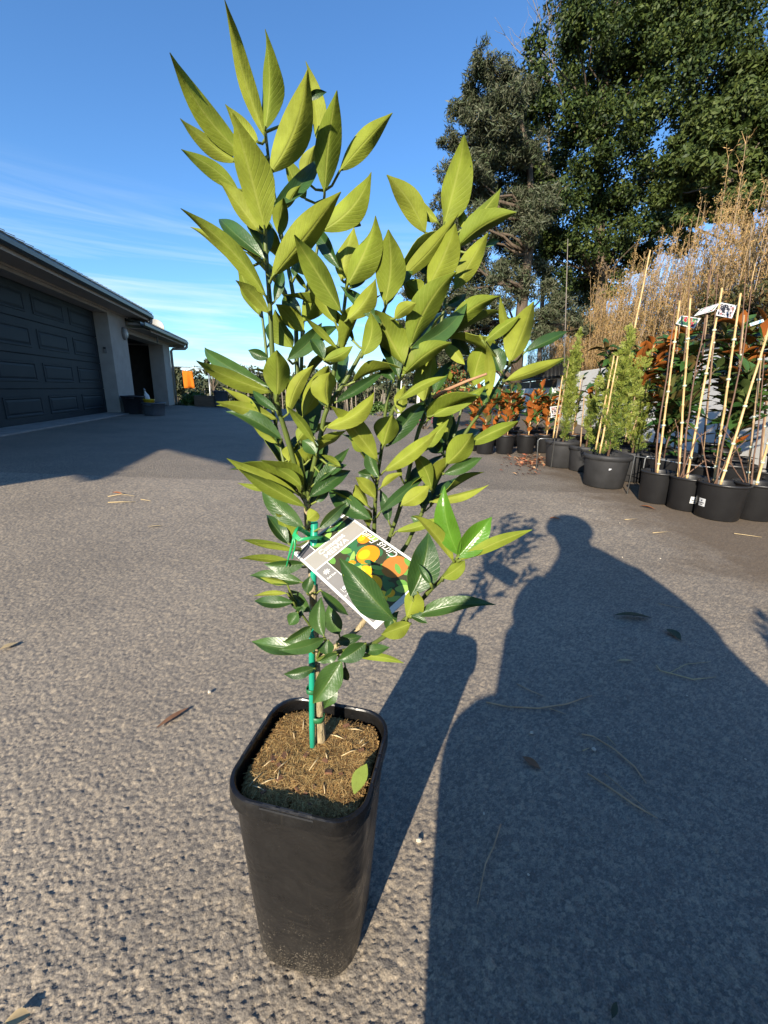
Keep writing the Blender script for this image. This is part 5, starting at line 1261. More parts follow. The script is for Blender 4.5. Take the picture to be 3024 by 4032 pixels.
band((1249, 2822), .4515, .0082, .0075, sx=1.15); band((1230, 2322), .449, .0062, .0105); band((1226, 2716), .447, .0062, .006)

# ---- leaves
M_CT = leafmat('cumquat_leaf_top', [(0.024, 0.062, 0.014), (0.032, 0.080, 0.018), (0.045, 0.098, 0.022)], rough=0.36, trans=0.10, tcol=(0.22, 0.30, 0.03), spec=0.42, veins=(0.075, 0.12, 0.03))
M_CTY = leafmat('cumquat_leaf_young', [(0.085, 0.21, 0.018), (0.10, 0.235, 0.02)], rough=0.28, trans=0.25, tcol=(0.3, 0.5, 0.03), spec=0.5, veins=(0.14, 0.27, 0.04), spots=0.15)
M_CU = leafmat('cumquat_leaf_under', [(0.148, 0.195, 0.022), (0.192, 0.236, 0.027), (0.232, 0.266, 0.034)], rough=0.6, trans=0.12, tcol=(0.26, 0.32, 0.02), spec=0.16, veins=(0.27, 0.30, 0.06), spots=0.22)
RG = {'A': (600, 0, .6028), 'B': (700, 700, .4822), 'C': (1300, 500, .6028), 'D': (800, 1300, .4822), 'E': (1400, 1300, .4822), 'F': (1700, 1000, .42945), 'G': (900, 1900, .6028), 'P': (0, 0, 1.0)}
LV = '''
A 640 1060 110 350 150 u
A 738 900 480 0 112 u
A 735 850 740 190 140 u
A 770 1130 1020 455 205 u f
A 690 930 480 690 110 u b
A 735 1500 530 735 232 u f
A 545 1060 180 775 105 u
A 560 1240 185 980 105 u
A 1125 1250 1205 590 170 u f
A 1100 960 1015 410 105 u b
A 1225 1115 1568 738 128 u
A 1000 650 1140 602 46 t b
A 1105 1510 1440 1125 170 u
B 770 812 1330 105 222 u f
A 790 1345 1105 1020 100 t
A 1000 1300 850 1000 105 u b
A 1005 1185 1062 950 110 u b
B 660 430 345 22 165 u b
B 722 970 25 255 150 u f
B 480 712 110 400 92 u b
B 706 660 330 320 128 t f
B 575 600 452 432 80 t b
B 832 472 870 160 130 u
B 660 650 568 512 90 u b
B 885 250 1000 60 72 u b
B 1322 742 1085 400 110 t
B 1382 880 1630 310 232 u f
B 1492 385 1360 230 62 u b
B 1335 830 1440 410 200 u b
B 1333 1092 940 470 205 u f
B 1052 795 930 570 110 u b
B 955 812 985 690 62 t b
B 1052 912 920 738 45 u
B 742 1105 470 835 112 u
B 668 1120 490 690 150 u b
B 1022 1175 1255 895 195 u
B 1000 1155 878 938 130 t b
B 790 1010 862 750 80 t b
B 1032 1255 800 1030 150 u
B 935 1385 790 1080 172 u b
B 900 1482 1182 1180 132 t f
B 1010 1452 1315 1210 110 t b
B 1302 1392 1030 1135 58 u
B 1192 1482 1080 1310 100 t
B 1195 1492 1428 1375 100 u
C 480 1545 300 1188 190 u f
C 335 1285 70 1042 78 t
C 110 1262 300 990 130 u
B 1400 905 1570 700 95 t b
C 212 1492 270 1210 122 u
C 356 1152 380 670 200 u f
C 622 692 370 310 150 u
C 702 622 550 430 72 u b
C 742 642 885 55 192 u
C 890 662 1115 400 120 u
C 822 792 1215 545 132 u f
C 452 1002 840 565 110 u f
C 642 1042 825 630 190 u f
C 812 1062 1032 690 132 u
C 1010 782 1110 740 42 t b
C 522 1432 815 935 182 u f
C 532 1442 900 1150 112 t f
C 752 1352 1110 1100 122 u
C 762 1162 890 1090 62 t b
C 882 662 862 540 62 u b
C 632 962 570 868 72 t b
C 592 1135 470 1008 132 u b
C 420 1252 562 1150 90 u
C 440 1062 542 940 72 t b
E 352 382 185 20 132 t f
E 312 412 228 230 112 t
E 382 372 782 85 150 u
E 730 92 890 285 90 u
E 932 205 792 -20 105 t b
E 962 452 1072 90 192 u
E 1085 552 1072 105 92 u f
E 1190 342 1120 100 150 t b
F 715 992 935 435 242 u f
F 715 802 625 390 75 u
F 490 802 815 565 105 u
F 850 902 1245 710 92 t
F 680 1162 1212 960 115 u f
F 460 792 440 735 28 u
E 1048 600 1105 452 122 t b
E 622 702 1082 455 112 u
E 560 582 632 200 192 u b
E 642 522 812 240 100 t b
E 340 575 742 375 72 u f
E 372 672 402 450 112 u b
E 270 942 592 562 155 t b
E 225 942 305 698 212 u f
D 1422 1062 1040 610 172 u f
D 1342 982 1210 868 100 u b
E 232 1152 672 825 132 u f
E 482 1002 762 730 102 u b
E 745 902 752 640 132 u b
E 740 1092 962 830 202 u f
E 920 932 1340 745 112 u
E 722 1172 1035 1040 102 t
E 702 1002 622 880 112 t b
E 620 1292 470 1003 132 u
E 722 1102 630 1090 42 t b
E 610 1402 1092 1265 75 u
E 372 1432 602 1270 142 u
E 542 1452 562 1250 112 t b
E 195 1492 592 1160 92 t f
E 210 1282 382 1165 62 u
E 162 1372 0 1200 112 u
E 190 1202 100 960 102 t
E 130 1182 20 1160 100 t b
E 375 1212 320 1060 42 u
E 270 1562 200 1300 92 t
D 1372 1542 1015 1283 162 t f
D 1342 1432 1238 1260 112 u b
G 1090 322 1392 226 62 u
G 1292 262 1188 225 62 t
G 1470 512 1200 195 82 u
G 1500 472 1405 30 152 y f
P 1800 2195 1938 2037 92 y f
P 1805 2208 2096 2085 50 u f
G 1400 622 1552 508 92 u f
G 1190 742 1312 325 192 t f
G 1320 662 1238 530 45 t
G 1085 902 725 495 185 t f
G 1165 882 1238 708 152 u f
P 1640 2424 1952 2378 66 t f
G 1190 872 1300 920 52 t f
G 1190 922 995 992 112 u
G 1040 972 1112 840 82 t b
G 820 1132 1150 1180 52 u f
G 890 1102 1052 1078 72 t
P 1068 1545 767 1423 66 u
P 1064 1525 787 1365 58 t
D 602 535 600 155 222 u f
D 535 232 368 162 84 t b
D 817 702 1022 265 170 u
D 692 685 900 290 120 u
D 1020 612 1032 338 202 u f
D 1080 592 1482 330 84 t b
D 1000 792 1422 512 135 u
D 1000 622 938 470 75 t b
D 602 725 105 585 112 u
D 642 892 185 650 122 t f
D 602 922 410 790 62 u b
D 602 662 400 485 72 t
D 350 652 108 615 44 u b
D 912 922 680 620 82 u f
D 772 902 862 808 112 u b
D 702 1072 722 928 112 u b
D 922 1012 810 900 132 t b
D 802 1272 585 1122 92 u f
D 762 1332 190 1045 122 u
D 832 1442 285 1130 122 u f
D 562 1302 285 1250 52 u b
D 822 1612 470 1240 152 t
D 870 1362 1205 1138 132 t f
D 902 1262 1192 965 82 t
D 1000 1172 1172 1098 82 t b
D 920 1402 1032 1300 62 t b
D 1122 1112 968 1020 52 u
D 602 1132 480 1060 72 t b
G 392 402 248 203 92 t
G 432 422 310 193 102 u b
G 515 247 585 192 92 u f
G 592 302 772 128 72 t
G 412 432 88 370 52 u
G 432 442 168 400 42 u
G 432 532 63 490 48 u
G 492 532 228 535 92 t f
G 482 652 133 600 92 t
G 382 662 208 620 42 u b
G 512 722 532 610 72 t f
G 532 842 388 698 92 t b
G 422 782 163 770 82 t
G 382 722 163 742 34 u b
G 452 848 395 932 82 t f
G 450 872 482 810 52 t
G 622 1002 600 748 104 t f
G 722 992 650 800 112 t b
G 542 1102 153 1040 112 t
G 542 940 353 1046 92 t f
G 632 1015 328 1096 84 t f
G 652 1030 652 1136 102 t
G 708 1040 872 1004 74 t
G 895 1048 712 1166 112 t f
G 712 1120 580 1172 62 t
G 562 1212 358 1252 74 t f
G 738 1165 550 1446 165 t f
G 702 1330 622 1476 82 t f
G 762 1200 782 1296 52 t b
G 602 702 782 866 62 t b
'''
import zlib
lrng = random.Random(99)
def hero_leaf(P0, P1, wid, face, att, k, up=None):
    rnd = random.Random(k * 31 + 5)
    ax = P1 - P0; L_ = ax.length; a = ax.normalized()
    mid = (P0 + P1) / 2; v = (CAM - mid).normalized()
    w = a.cross(v).normalized(); n0 = w.cross(a).normalized()
    if n0.dot(v) < 0: n0 = -n0
    roll = rnd.uniform(-30, 30)
    q = Quaternion(a, math.radians(roll)); w = q @ w; n0 = q @ n0
    wid = wid / max(0.55, math.cos(math.radians(roll))) * 1.12
    nrm = n0 if face in 'ty' else -n0           # upper side of the leaf
    if up is not None:
        nrm = (up - a * up.dot(a)).normalized(); w = a.cross(nrm)
    if w.cross(a).dot(nrm) < 0: w = -w
    fold = math.radians(rnd.uniform(22, 42)); wid = wid / math.cos(fold) * 0.90; arch = rnd.uniform(0.025, 0.105); side = rnd.uniform(-.075, .075); twist = rnd.uniform(-.6, .6); tipc = rnd.uniform(-.10, .45)
    ph = rnd.uniform(0, 6.28); amp = rnd.uniform(.05, .17)
    rows, cols = 12, 6; top = []; uv = []
    for j in range(rows + 1):
        t = j / rows
        pr = (max(t, 0) ** 0.85) * (max(1 - t, 0) ** 1.12) / 0.2610
        if t < 0.06: pr = max(pr * 0.35, 0.05)
        hw = wid / 2 * max(pr, 0.035)
        c = P0 + ax * t + nrm * (arch * L_ * 4 * t * (1 - t)) + w * (side * L_ * math.sin(math.pi * t)) - nrm * (tipc * L_ * max(0, t - 0.72) ** 2 * 2.2)
        tw = twist * (t - 0.3); ww = w * math.cos(tw) + nrm * math.sin(tw); nn = nrm * math.cos(tw) - w * math.sin(tw)
        for i in range(cols + 1):
            s = (i - cols / 2) / (cols / 2)
            ed = abs(s) ** 1.3
            top.append(c + ww * (s * hw * math.cos(fold)) + nn * (ed * hw * math.sin(fold) - 0.25 * max(0, abs(s) - .5) * hw * math.sin(fold) + amp * hw * math.sin(ph + t * 9 + (1.4 if s > 0 else 0)) * abs(s) ** 2))
            uv.append((0.5 + s * 0.5, t))
    th = 0.00042; m = len(top); allv = top + [None] * m
    for j in range(rows + 1):
        for i in range(cols + 1):
            allv[m + j * (cols + 1) + i] = top[j * (cols + 1) + i] - nrm * (th * min(1.0, 0.12 + 3.0 * (1 - j / rows)))
    C1 = cols + 1
    f0 = [(j * C1 + i, j * C1 + i + 1, (j + 1) * C1 + i + 1, (j + 1) * C1 + i) for j in range(rows) for i in range(cols)]
    # face winding so that the upper sheet looks along nrm
    mb = MB(); mb.v = [tuple(CQI @ x) for x in allv]
    va, vb, vc = (Vector(allv[x]) for x in f0[len(f0) // 2][:3])
    flip = (vb - va).cross(vc - va).dot(nrm) < 0
    uvl = []
    for f in f0:
        g_ = f[::-1] if flip else f
        mb.f.append(g_); mb.mi.append(0); mb.sm.append(True); uvl += [uv[x] for x in g_]
    for f in f0:
        g_ = tuple(x + m for x in (f if flip else f[::-1])); mb.f.append(g_); mb.mi.append(1); mb.sm.append(True); uvl += [uv[x - m] for x in g_]
    bd = [i for i in range(C1)] + [j * C1 + cols for j in range(1, rows + 1)] + [rows * C1 + i for i in range(cols - 1, -1, -1)] + [j * C1 for j in range(rows - 1, 0, -1)]
    kb = len(mb.v); nb_ = len(bd)
    mb.v += [mb.v[x] for x in bd] + [mb.v[x + m] for x in bd]
    for q_ in range(nb_):
        r_ = (q_ + 1) % nb_; mb.f.append((kb + q_, kb + r_, kb + nb_ + r_, kb + nb_ + q_)); mb.mi.append(1); mb.sm.append(False); uvl += [(.2, .52)] * 4
    # petiole to the twig
    if att is not None and 0.001 < (att - P0).length < 0.09:
        e = P0 + ax * 0.05; k0 = len(mb.f)
        c_ = att.lerp(P0, 0.5) - Vector((0, 0, 0.12 * (att - P0).length))
        mb.tube([CQI @ att, CQI @ c_, CQI @ P0, CQI @ e], [.0013, .00105, .00105, .0007], 6, 2, cap=False)
        for f in mb.f[k0:]: uvl += [(.5, .5)] * len(f)
    me = mb.mesh('leaf', [M_CTY if face == 'y' else M_CT, M_CU, M_PET])
    ul = me.uv_layers.new(name='UVMap')
    ul.data.foreach_set('uv', [x for p_ in uvl for x in p_])
    return link('leaf', me, cq)
M_PET = simple('petiole', (0.19, 0.23, 0.045), (0.14, 0.18, 0.035), rough=0.5, scale=60)
for k, line in enumerate(LV.strip().splitlines()):
    f = line.split(); ox, oy, s = RG[f[0]]; bx_, by_, tx_, ty_, w_ = [float(x) for x in f[1:6]]; face = f[6]; lay = f[7] if len(f) > 7 else 'm'
    b = (ox + bx_ * s, oy + by_ * s); e = (ox + tx_ * s, oy + ty_ * s); wpx = w_ * s
    want = {'f': -1, 'm': 0, 'b': 1}[lay]
    best = min(samples, key=lambda q: math.hypot(q[1][0] - b[0], q[1][1] - b[1]) + (0 if want == 0 else (q[0].y - 0.45) * -want * 220))
    dpx = math.hypot(best[1][0] - b[0], best[1][1] - b[1])
    Yb = best[0].y + {'f': -.004, 'm': 0, 'b': .006}[lay]
    P0 = PYH(b[0], b[1], Yb); dist = (P0 - CAM).dot(_F)
    L2 = math.hypot(e[0] - b[0], e[1] - b[1]) * dist / FPX
    rr = lrng.uniform(0.75, 1.25)
    if face == 'u': tl = -0.42 * rr if lay != 'b' else -0.12 * rr
    elif face == 'y': tl = 0.15
    else:
        rise = (b[1] - e[1]) / (abs(e[0] - b[0]) + abs(e[1] - b[1]) + 1)
        tl = 0.45 * rr if rise > 0.35 else (-0.35 * rr if rise < -0.2 else (-0.1 if lay == 'f' else 0.15) * rr)
        if lay == 'b': tl = abs(tl) * 0.8
    P1 = PYH(e[0], e[1], Yb + tl * L2)
    dm = ((P0 + P1) / 2 - CAM).dot(_F)
    hero_leaf(P0, P1, wpx * dm / FPX, face, best[0], k)
# further leaves that fill the middle of the bush
fr_ = random.Random(404)
pool = [p_ for p_, q in samples if 1000 < q[1] < 2150]
for k in range(48):
    p_ = fr_.choice(pool); az_ = fr_.uniform(-0.5, math.pi + 0.5) if fr_.random() < .75 else fr_.uniform(0, 6.28)
    el_ = math.radians(fr_.uniform(15, 60)); L_ = fr_.uniform(.046, .080)
    d_ = Vector((math.cos(az_) * math.cos(el_), math.sin(az_) * math.cos(el_), math.sin(el_))); b0 = p_ + d_ * .010
    hero_leaf(b0, b0 + d_ * L_, L_ * fr_.uniform(.34, .44), 't', p_, 1000 + k, Vector((fr_.uniform(-.3, .3), fr_.uniform(-.3, .3), 1)))
# dead twig caught in the branches
tg = MB().tube([PYH(1708, 1565, .44), PYH(1760, 1535, .43), PYH(1840, 1500, .42), PYH(1917, 1472, .41)], [.0018, .0017, .0013, .0011], 6).obj('dead_twig', simple('dead_twig_bark', (0.40, 0.22, 0.12), (0.26, 0.14, 0.075), rough=0.8, scale=80))
tag(tg, 'thin orange-brown dead twig caught among the cumquat branches', 'twig')

# ---- the printed tag
P_ = [CAM + (Vector(x) - CAM) * HS * 1.08 for x in ((-0.092, 0.398, 0.556), (-0.042, 0.435, 0.590), (-0.007, 0.299, 0.529))]
e1 = (P_[1] - P_[0]); TW = e1.length; e1.normalize(); dn = (P_[2] - P_[0]); dn -= e1 * dn.dot(e1); TH = dn.length; dn.normalize(); nz_ = e1.cross(-dn); 
if nz_.dot(CAM - P_[0]) < 0: nz_ = -nz_
yax = -dn
tm_ = Matrix(((e1.x, yax.x, nz_.x, P_[0].x), (e1.y, yax.y, nz_.y, P_[0].y), (e1.z, yax.z, nz_.z, P_[0].z), (0, 0, 0, 1)))
def flat(name, col, rough=0.32): return simple(name, col, tuple(c * 0.93 for c in col), rough=rough, scale=60)
M_TAGW = flat('tag_card', (0.80, 0.80, 0.77)); M_TAGG = flat('tag_grey', (0.34, 0.32, 0.295)); M_TAGD = flat('tag_dark_grey', (0.14, 0.13, 0.14)); M_TAGK = flat('tag_photo_dark', (0.05, 0.05, 0.03))
M_TG1 = flat('tag_leaf_green', (0.13, 0.30, 0.06)); M_TG2 = flat('tag_leaf_light', (0.28, 0.46, 0.10)); M_TG3 = flat('tag_leaf_deep', (0.04, 0.14, 0.06)); M_TO1 = flat('tag_fruit_orange', (0.82, 0.25, 0.015)); M_TO2 = flat('tag_fruit_amber', (0.86, 0.42, 0.018)); M_TO3 = flat('tag_fruit_yellow', (0.82, 0.62, 0.05)); M_TO4 = flat('tag_fruit_shadow', (0.44, 0.17, 0.04)); M_TXT = flat('tag_white_ink', (0.82, 0.82, 0.79))
card = MB().box6(0, TW, -TH, 0, -0.0007, 0).obj('plant_tag', M_TAGW); card.matrix_world = tm_
tag(card, 'large printed cumquat tag with orange fruit tied to the foreground tree', 'plant tag')
U = lambda u, v, z=0.0: (u * TW, -v * TH, z)
def sheet(u0, u1, v0, v1, z, mi): return [U(u0, v0, z), U(u1, v0, z), U(u1, v1, z), U(u0, v1, z)]
mb = MB(); mb.add(sheet(.25, .965, .022, .125, .00012, 0)[::-1], [(0, 1, 2, 3)], 0); mb.add(sheet(.235, .965, .30, .955, .00012, 0)[::-1], [(0, 1, 2, 3)], 0)
rt = random.Random(8)
def clipin(u, v): return (.25 < u < .965 and .022 < v < .125) or (.235 < u < .965 and .30 < v < .955)
def blob(cu, cv, ru, rv, ang, mi, z, pointed=False, n=14):
    vs = []
    for k in range(n):
        a = 2 * math.pi * k / n; x = math.cos(a) * ru; y = math.sin(a) * rv * (abs(math.sin(a)) ** 0.5 if pointed else 1)
        u = cu + (x * math.cos(ang) - y * math.sin(ang)); v = cv + (x * math.sin(ang) + y * math.cos(ang)) * TW / TH
        if cv < .2: u = min(max(u, .252), .963); v = min(max(v, .024), .124)
        else: u = min(max(u, .237), .963); v = min(max(v, .302), .953)
        vs.append(U(u, v, z))
    mb.add(vs, [tuple(range(n))[::-1]], mi)
z_ = 0.00016
for k in range(9): blob(rt.uniform(.3, .95), rt.uniform(.035, .115), rt.uniform(.08, .15), rt.uniform(.04, .06), rt.uniform(0, 3), rt.choice((1, 2, 1, 3)), z_, True); z_ += 1.2e-6 * 4
for k in range(46): blob(rt.uniform(.25, .95), rt.uniform(.31, .94), rt.uniform(.07, .15), rt.uniform(.035, .062), rt.uniform(0, 3.1), rt.choice((1, 2, 1, 3, 3)), z_, True); z_ += 4e-6
for cu, cv, r_, mi, in ((.84, .35, .10, 4), (.68, .50, .165, 4), (.42, .47, .07, 4), (.45, .60, .11, 5), (.36, .72, .165, 5), (.33, .85, .10, 6), (.45, .88, .06, 5), (.77, .74, .18, 7)):
    blob(cu, cv, r_, r_, 0, mi, z_, False, 22); z_ += 6e-6
    if mi in (4, 5): blob(cu - r_ * .2, cv - r_ * .15, r_ * .55, r_ * .5, 0, 5 if mi == 4 else 6, z_, False, 16); z_ += 6e-6
for k in range(9): blob(rt.uniform(.4, .95), rt.uniform(.36, .92), rt.uniform(.05, .10), rt.uniform(.025, .04), rt.uniform(0, 3.1), rt.choice((1, 2, 3)), z_, True); z_ += 4e-6
mb.obj('printed_photo', [M_TAGK, M_TG1, M_TG2, M_TG3, M_TO1, M_TO2, M_TO3, M_TO4], card)
mb = MB(); mb.add(sheet(.035, .965, .138, .288, .00012, 0)[::-1], [(0, 1, 2, 3)], 0); mb.add(sheet(.035, .238, .022, .125, .00012, 0)[::-1], [(0, 1, 2, 3)], 1); mb.add(sheet(.035, .222, .300, .955, .00012, 0)[::-1], [(0, 1, 2, 3)], 2)
mb.obj('printed_bands', [M_TAGG, M_TAGD, flat('tag_mid_grey', (0.23, 0.22, 0.215))], card)
TXN = 0.0007
def text(body, u, v, size, rot, name='lettering', align='CENTER', shear=0.0, bold=0.0, sx=1.0):
    cu = bpy.data.curves.new('txt', 'FONT'); cu.body = body; cu.size = size; cu.align_x = align; cu.align_y = 'CENTER'; cu.shear = shear; cu.offset = bold; cu.resolution_u = 2
    to = bpy.data.objects.new('txt', cu); COL.objects.link(to)
    dg = bpy.context.evaluated_depsgraph_get(); me = bpy.data.meshes.new_from_object(to.evaluated_get(dg)); bpy.data.objects.remove(to)
    me.materials.clear(); me.materials.append(M_TXT)
    o = link(name, me, card); o.matrix_local = Matrix.Translation(Vector(U(u, v, TXN))) @ Matrix.Rotation(rot, 4, 'Z') @ Matrix.Diagonal((sx, 1, 1, 1))
    return o
text('Cumquat', .47, .188, .0088, 0, bold=.00022)
text('MEIWA', .47, .250, .0092, 0, bold=.00008)
text('Citrus Fruit', .90, .50, .0115, math.pi / 2, shear=0.35, sx=.95)
text('Full Sun', .13, .435, .0034, 0, bold=.0001)
text('3-4 to 5m', .13, .655, .0032, 0, bold=.0001)
text('Harvest\nJun-Sep', .135, .885, .0033, 0, bold=.0001)
mb = MB()
for k in range(8):
    a = math.pi * k / 4; c = Vector(U(.125, .375, TXN)); d_ = Vector((math.cos(a), math.sin(a), 0)); s_ = Vector((-d_.y, d_.x, 0)) * .0005
    mb.add([c + d_ * .0024 - s_, c + d_ * .0024 + s_, c + d_ * .0036 + s_, c + d_ * .0036 - s_][::-1], [(0, 1, 2, 3)])
mb.disc(U(.125, .375), .0021, 18, 0, TXN); mb.obj('sun_icon', M_TXT, card)
mb = MB(); c = Vector(U(.125, .60, TXN)); mb.disc(c + Vector((0, .0008, 0)), .0022, 14); mb.box(c + Vector((0, -.0022, 0)), (.0003, .0014, .00002)); mb.box(c + Vector((0, -.0036, 0)), (.0034, .0002, .00002)); mb.box(c + Vector((-.0035, 0, 0)), (.0002, .003, .00002)); mb.obj('tree_icon', M_TXT, card)
mb = MB(); c = Vector(U(.125, .815, TXN))
for k in range(20):
    a0, a1 = 2 * math.pi * k / 20, 2 * math.pi * (k + 1) / 20
    mb.add([c + Vector((math.cos(a) * r_ * 1.15, math.sin(a) * r_, 0)) for a, r_ in ((a0, .0033), (a1, .0033), (a1, .0028), (a0, .0028))], [(0, 1, 2, 3)])
for k in range(6):
    a = math.pi * k / 3; mb.add([c + Vector((math.cos(a + da) * r_, math.sin(a + da) * r_, 0)) for da, r_ in ((0, .0006), (.4, .0024), (-.4, .0024))], [(0, 2, 1)])
mb.obj('fruit_icon', M_TXT, card)
# ribbon tie through the tag's eye
hole = tm_ @ Vector(U(.43, .075, .001))
mb = MB(); hp = [PYH(1222, 2110, .436), PYH(1195, 2090, .425), PYH(1170, 2080, .415), PYH(1158, 2105, .41), PYH(1180, 2125, .408), PYH(1225, 2118, .405), hole + Vector((0, 0, .002)), hole - nz_ * .004]
for off in (-.0012, 0, .0012):
    mb.tube([p_ + Vector((off, 0, off * .8)) for p_ in hp], .0011, 6)
for q in ((1140, 2190), (1128, 2230), (1150, 2200)):
    mb.tube([PYH(1160, 2100, .412), PYH(q[0] + 12, q[1] - 50, .41), PYH(q[0], q[1], .408)], [.0012, .001, .0008], 6)
rb_ = mb.obj('ribbon_tie', M_RIB, card); rb_.matrix_parent_inverse = tm_.inverted()

# fallen cumquat leaf resting in the pot
q0, q1 = PZ(1395, 3125, ZS + .012), PZ(1442, 3005, ZS + .026)
fl = blade((q1 - q0).length, 0.020, 0.3, 0.05, 6, .0004, 3).obj('fallen_leaf', [leafmat('fading_leaf', [(0.20, 0.26, 0.05), (0.22, 0.28, 0.05)], rough=.5, trans=.15), M_CU])
yv_ = (q1 - q0).normalized(); xv = yv_.cross(Vector((-.35, -.3, .9))).normalized(); zv = xv.cross(yv_)
fl.matrix_world = Matrix(((xv.x, yv_.x, zv.x, q0.x), (xv.y, yv_.y, zv.y, q0.y), (xv.z, yv_.z, zv.z, q0.z), (0, 0, 0, 1))); tag(fl, 'yellow-green fallen leaf resting inside the rim of the cumquat pot', 'leaf')

# ================================================================ LITTER ON THE GROUND
ZG = 0.0075
M_BRN = simple('dead_leaf_brown', (0.26, 0.13, 0.065), (0.15, 0.07, 0.035), rough=0.8, scale=60)
M_TAN = simple('dead_leaf_tan', (0.52, 0.40, 0.22), (0.38, 0.28, 0.14), rough=0.8, scale=60)
M_RUST = simple('dead_leaf_rust', (0.42, 0.15, 0.05), (0.28, 0.09, 0.03), rough=0.8, scale=50)
M_DKG = simple('dry_dark_leaf', (0.055, 0.075, 0.035), (0.03, 0.04, 0.02), rough=0.7, scale=60)
M_STONE = simple('pale_chip', (0.62, 0.55, 0.44), (0.50, 0.43, 0.34), rough=0.8, scale=50)
M_NDL = simple('pine_needle', (0.52, 0.36, 0.22), (0.38, 0.25, 0.14), rough=0.7, scale=30)
def fleaf(lab, a, b, wpx, m, curl=0.15, lift=0.0):
    p0, p1 = PZ(*a, ZG), PZ(*b, ZG); L_ = (p1 - p0).length; w = max(0.004, wpx * ((p0 - CAM).dot(_F)) / FPX * 1.5)
    o = blade(L_, w, 0.35, curl, 6, .0005, int(a[0])).obj('fallen_leaf', [m, m]); o.location = p0 + Vector((0, 0, curl * L_ * .5 + lift)); o.rotation_euler = (math.atan(curl * .5), random.uniform(-.2, .2), math.atan2(p1.y - p0.y, p1.x - p0.x) - math.pi / 2)
    return tag(o, lab, 'leaf', 'leaves fallen on the driveway')
fleaf('curled brown strip of leaf lying left of the pot', (618, 2868), (745, 2785), 17, M_BRN, .06)
fleaf('tan narrow leaf at the left edge of the driveway', (0, 2560), (72, 2530), 18, M_TAN, .10)
fleaf('pale yellow leaf in the bottom left corner', (20, 4030), (120, 3995), 40, M_TAN, .10)
fleaf('brown leaf inside the big shadow right of the pot', (2058, 2982), (2128, 3028), 20, M_BRN, .10)
fleaf('long crumpled dark green leaf in the shadow', (2420, 2430), (2565, 2432), 28, M_DKG, .12)
fleaf('short crumpled dark green leaf in the shadow', (2625, 2480), (2680, 2520), 28, M_DKG, .12)
fleaf('rust magnolia leaf in front of the small black pots', (2520, 1996), (2580, 2006), 16, M_RUST, .2)
fleaf('rust leaf lying above the shadow of the head', (2165, 2044), (2208, 2046), 12, M_RUST, .2)
fleaf('small green leaf low in the shadow', (2410, 4010), (2428, 3945), 16, M_DKG, .1)
fleaf('slim pale leaf on the shaded asphalt', (2430, 2602), (2492, 2600), 8, M_TAN, .05)
fleaf('thin tan leaf strip on the sunlit asphalt left of the plant', (580, 2075), (640, 2070), 6, M_TAN, .05)
fleaf('reddish bark curl on the sunlit asphalt near the garage shadow', (442, 1942), (482, 1946), 10, M_RUST, .15)
def ftwig(lab, pts, r=.0011, m=M_NDL):
    r *= 1.25; P = [PZ(x, y, ZG + .001) for x, y in pts]; o = MB().tube(P, [r] * (len(P) - 1) + [r * .4], 5).obj('fallen_twig', m)
    return tag(o, lab, 'twig', 'twigs and needles on the driveway')
ftwig('long forked brown twig in the shadow of the pot', [(1915, 2764), (2000, 2782), (2120, 2788), (2230, 2772), (2330, 2738)], .0015)
ftwig('short fork of the long twig', [(2165, 2789), (2230, 2812)], .0011)
ftwig('long tan stalk curving down the shadow', [(2290, 2890), (2335, 2898), (2420, 2950), (2500, 3020), (2545, 3085)], .0013)
ftwig('straight paired needle pointing down right', [(2315, 3045), (2400, 3100), (2500, 3170), (2590, 3222)], .0014)
ftwig('second needle beside the straight paired needle', [(2380, 3045), (2470, 3120), (2560, 3200)], .0008)
ftwig('lone upright needle low in the shadow', [(1972, 3245), (1945, 3330), (1912, 3400), (1880, 3560)], .0010)
ftwig('branched dry grass stem at right in the shadow', [(2585, 2620), (2600, 2640), (2640, 2650), (2730, 2675), (2820, 2665)], .0013, M_TAN)
ftwig('upper arm of the branched dry grass stem', [(2640, 2648), (2700, 2615), (2800, 2605)], .0010, M_TAN)
ftwig('small tan twig upper left of the forked twig', [(2035, 2692), (2080, 2715), (2150, 2745)], .0010)
ftwig('tiny tan twig right of the brown leaf', [(2295, 2955), (2320, 2945)], .0012, M_TAN)
ftwig('tiny curved twig right of the long tan stalk', [(2390, 2900), (2425, 2935)], .0009, M_TAN)
ftwig('short dark twig near the dark leaves', [(2590, 2375), (2680, 2395)], .0012)
ftwig('pale stalk on the sunlit asphalt by the garage shadow', [(425, 1978), (480, 1976), (535, 1976)], .0022, M_TAN)
ftwig('bent stalk on the sunlit asphalt by the garage shadow', [(425, 1955), (480, 1945), (530, 1953)], .0022, M_TAN)
ftwig('short stalk right of the bent stalk', [(555, 1966), (595, 1972)], .0022, M_TAN)
ftwig('tan needle on the asphalt before the right-hand pots', [(2570, 2098), (2640, 2092)], .0016, M_TAN)
ftwig('tan needle near the right edge before the pots', [(2890, 2100), (3000, 2115)], .0018, M_TAN)
ftwig('short tan needle by the rust magnolia leaf', [(2460, 2046), (2510, 2042)], .0016, M_TAN)
def chip(lab, x, y, s, m=M_STONE, group='pale chips on the driveway'):
    p_ = PZ(x, y, ZG - .002); r2 = random.Random(x); bm = bmesh.new(); bmesh.ops.create_icosphere(bm, subdivisions=1, radius=s)
    for v in bm.verts: v.co = Vector((v.co.x * r2.uniform(.7, 1.3), v.co.y * r2.uniform(.6, 1.1), v.co.z * r2.uniform(.5, .8) + s * .4))
    me = bpy.data.meshes.new('pebble'); bm.to_mesh(me); bm.free(); me.materials.append(m); o = link('pebble', me); o.location = p_; o.rotation_euler = (0, 0, r2.uniform(0, 6)); return tag(o, lab, 'pebble', group)
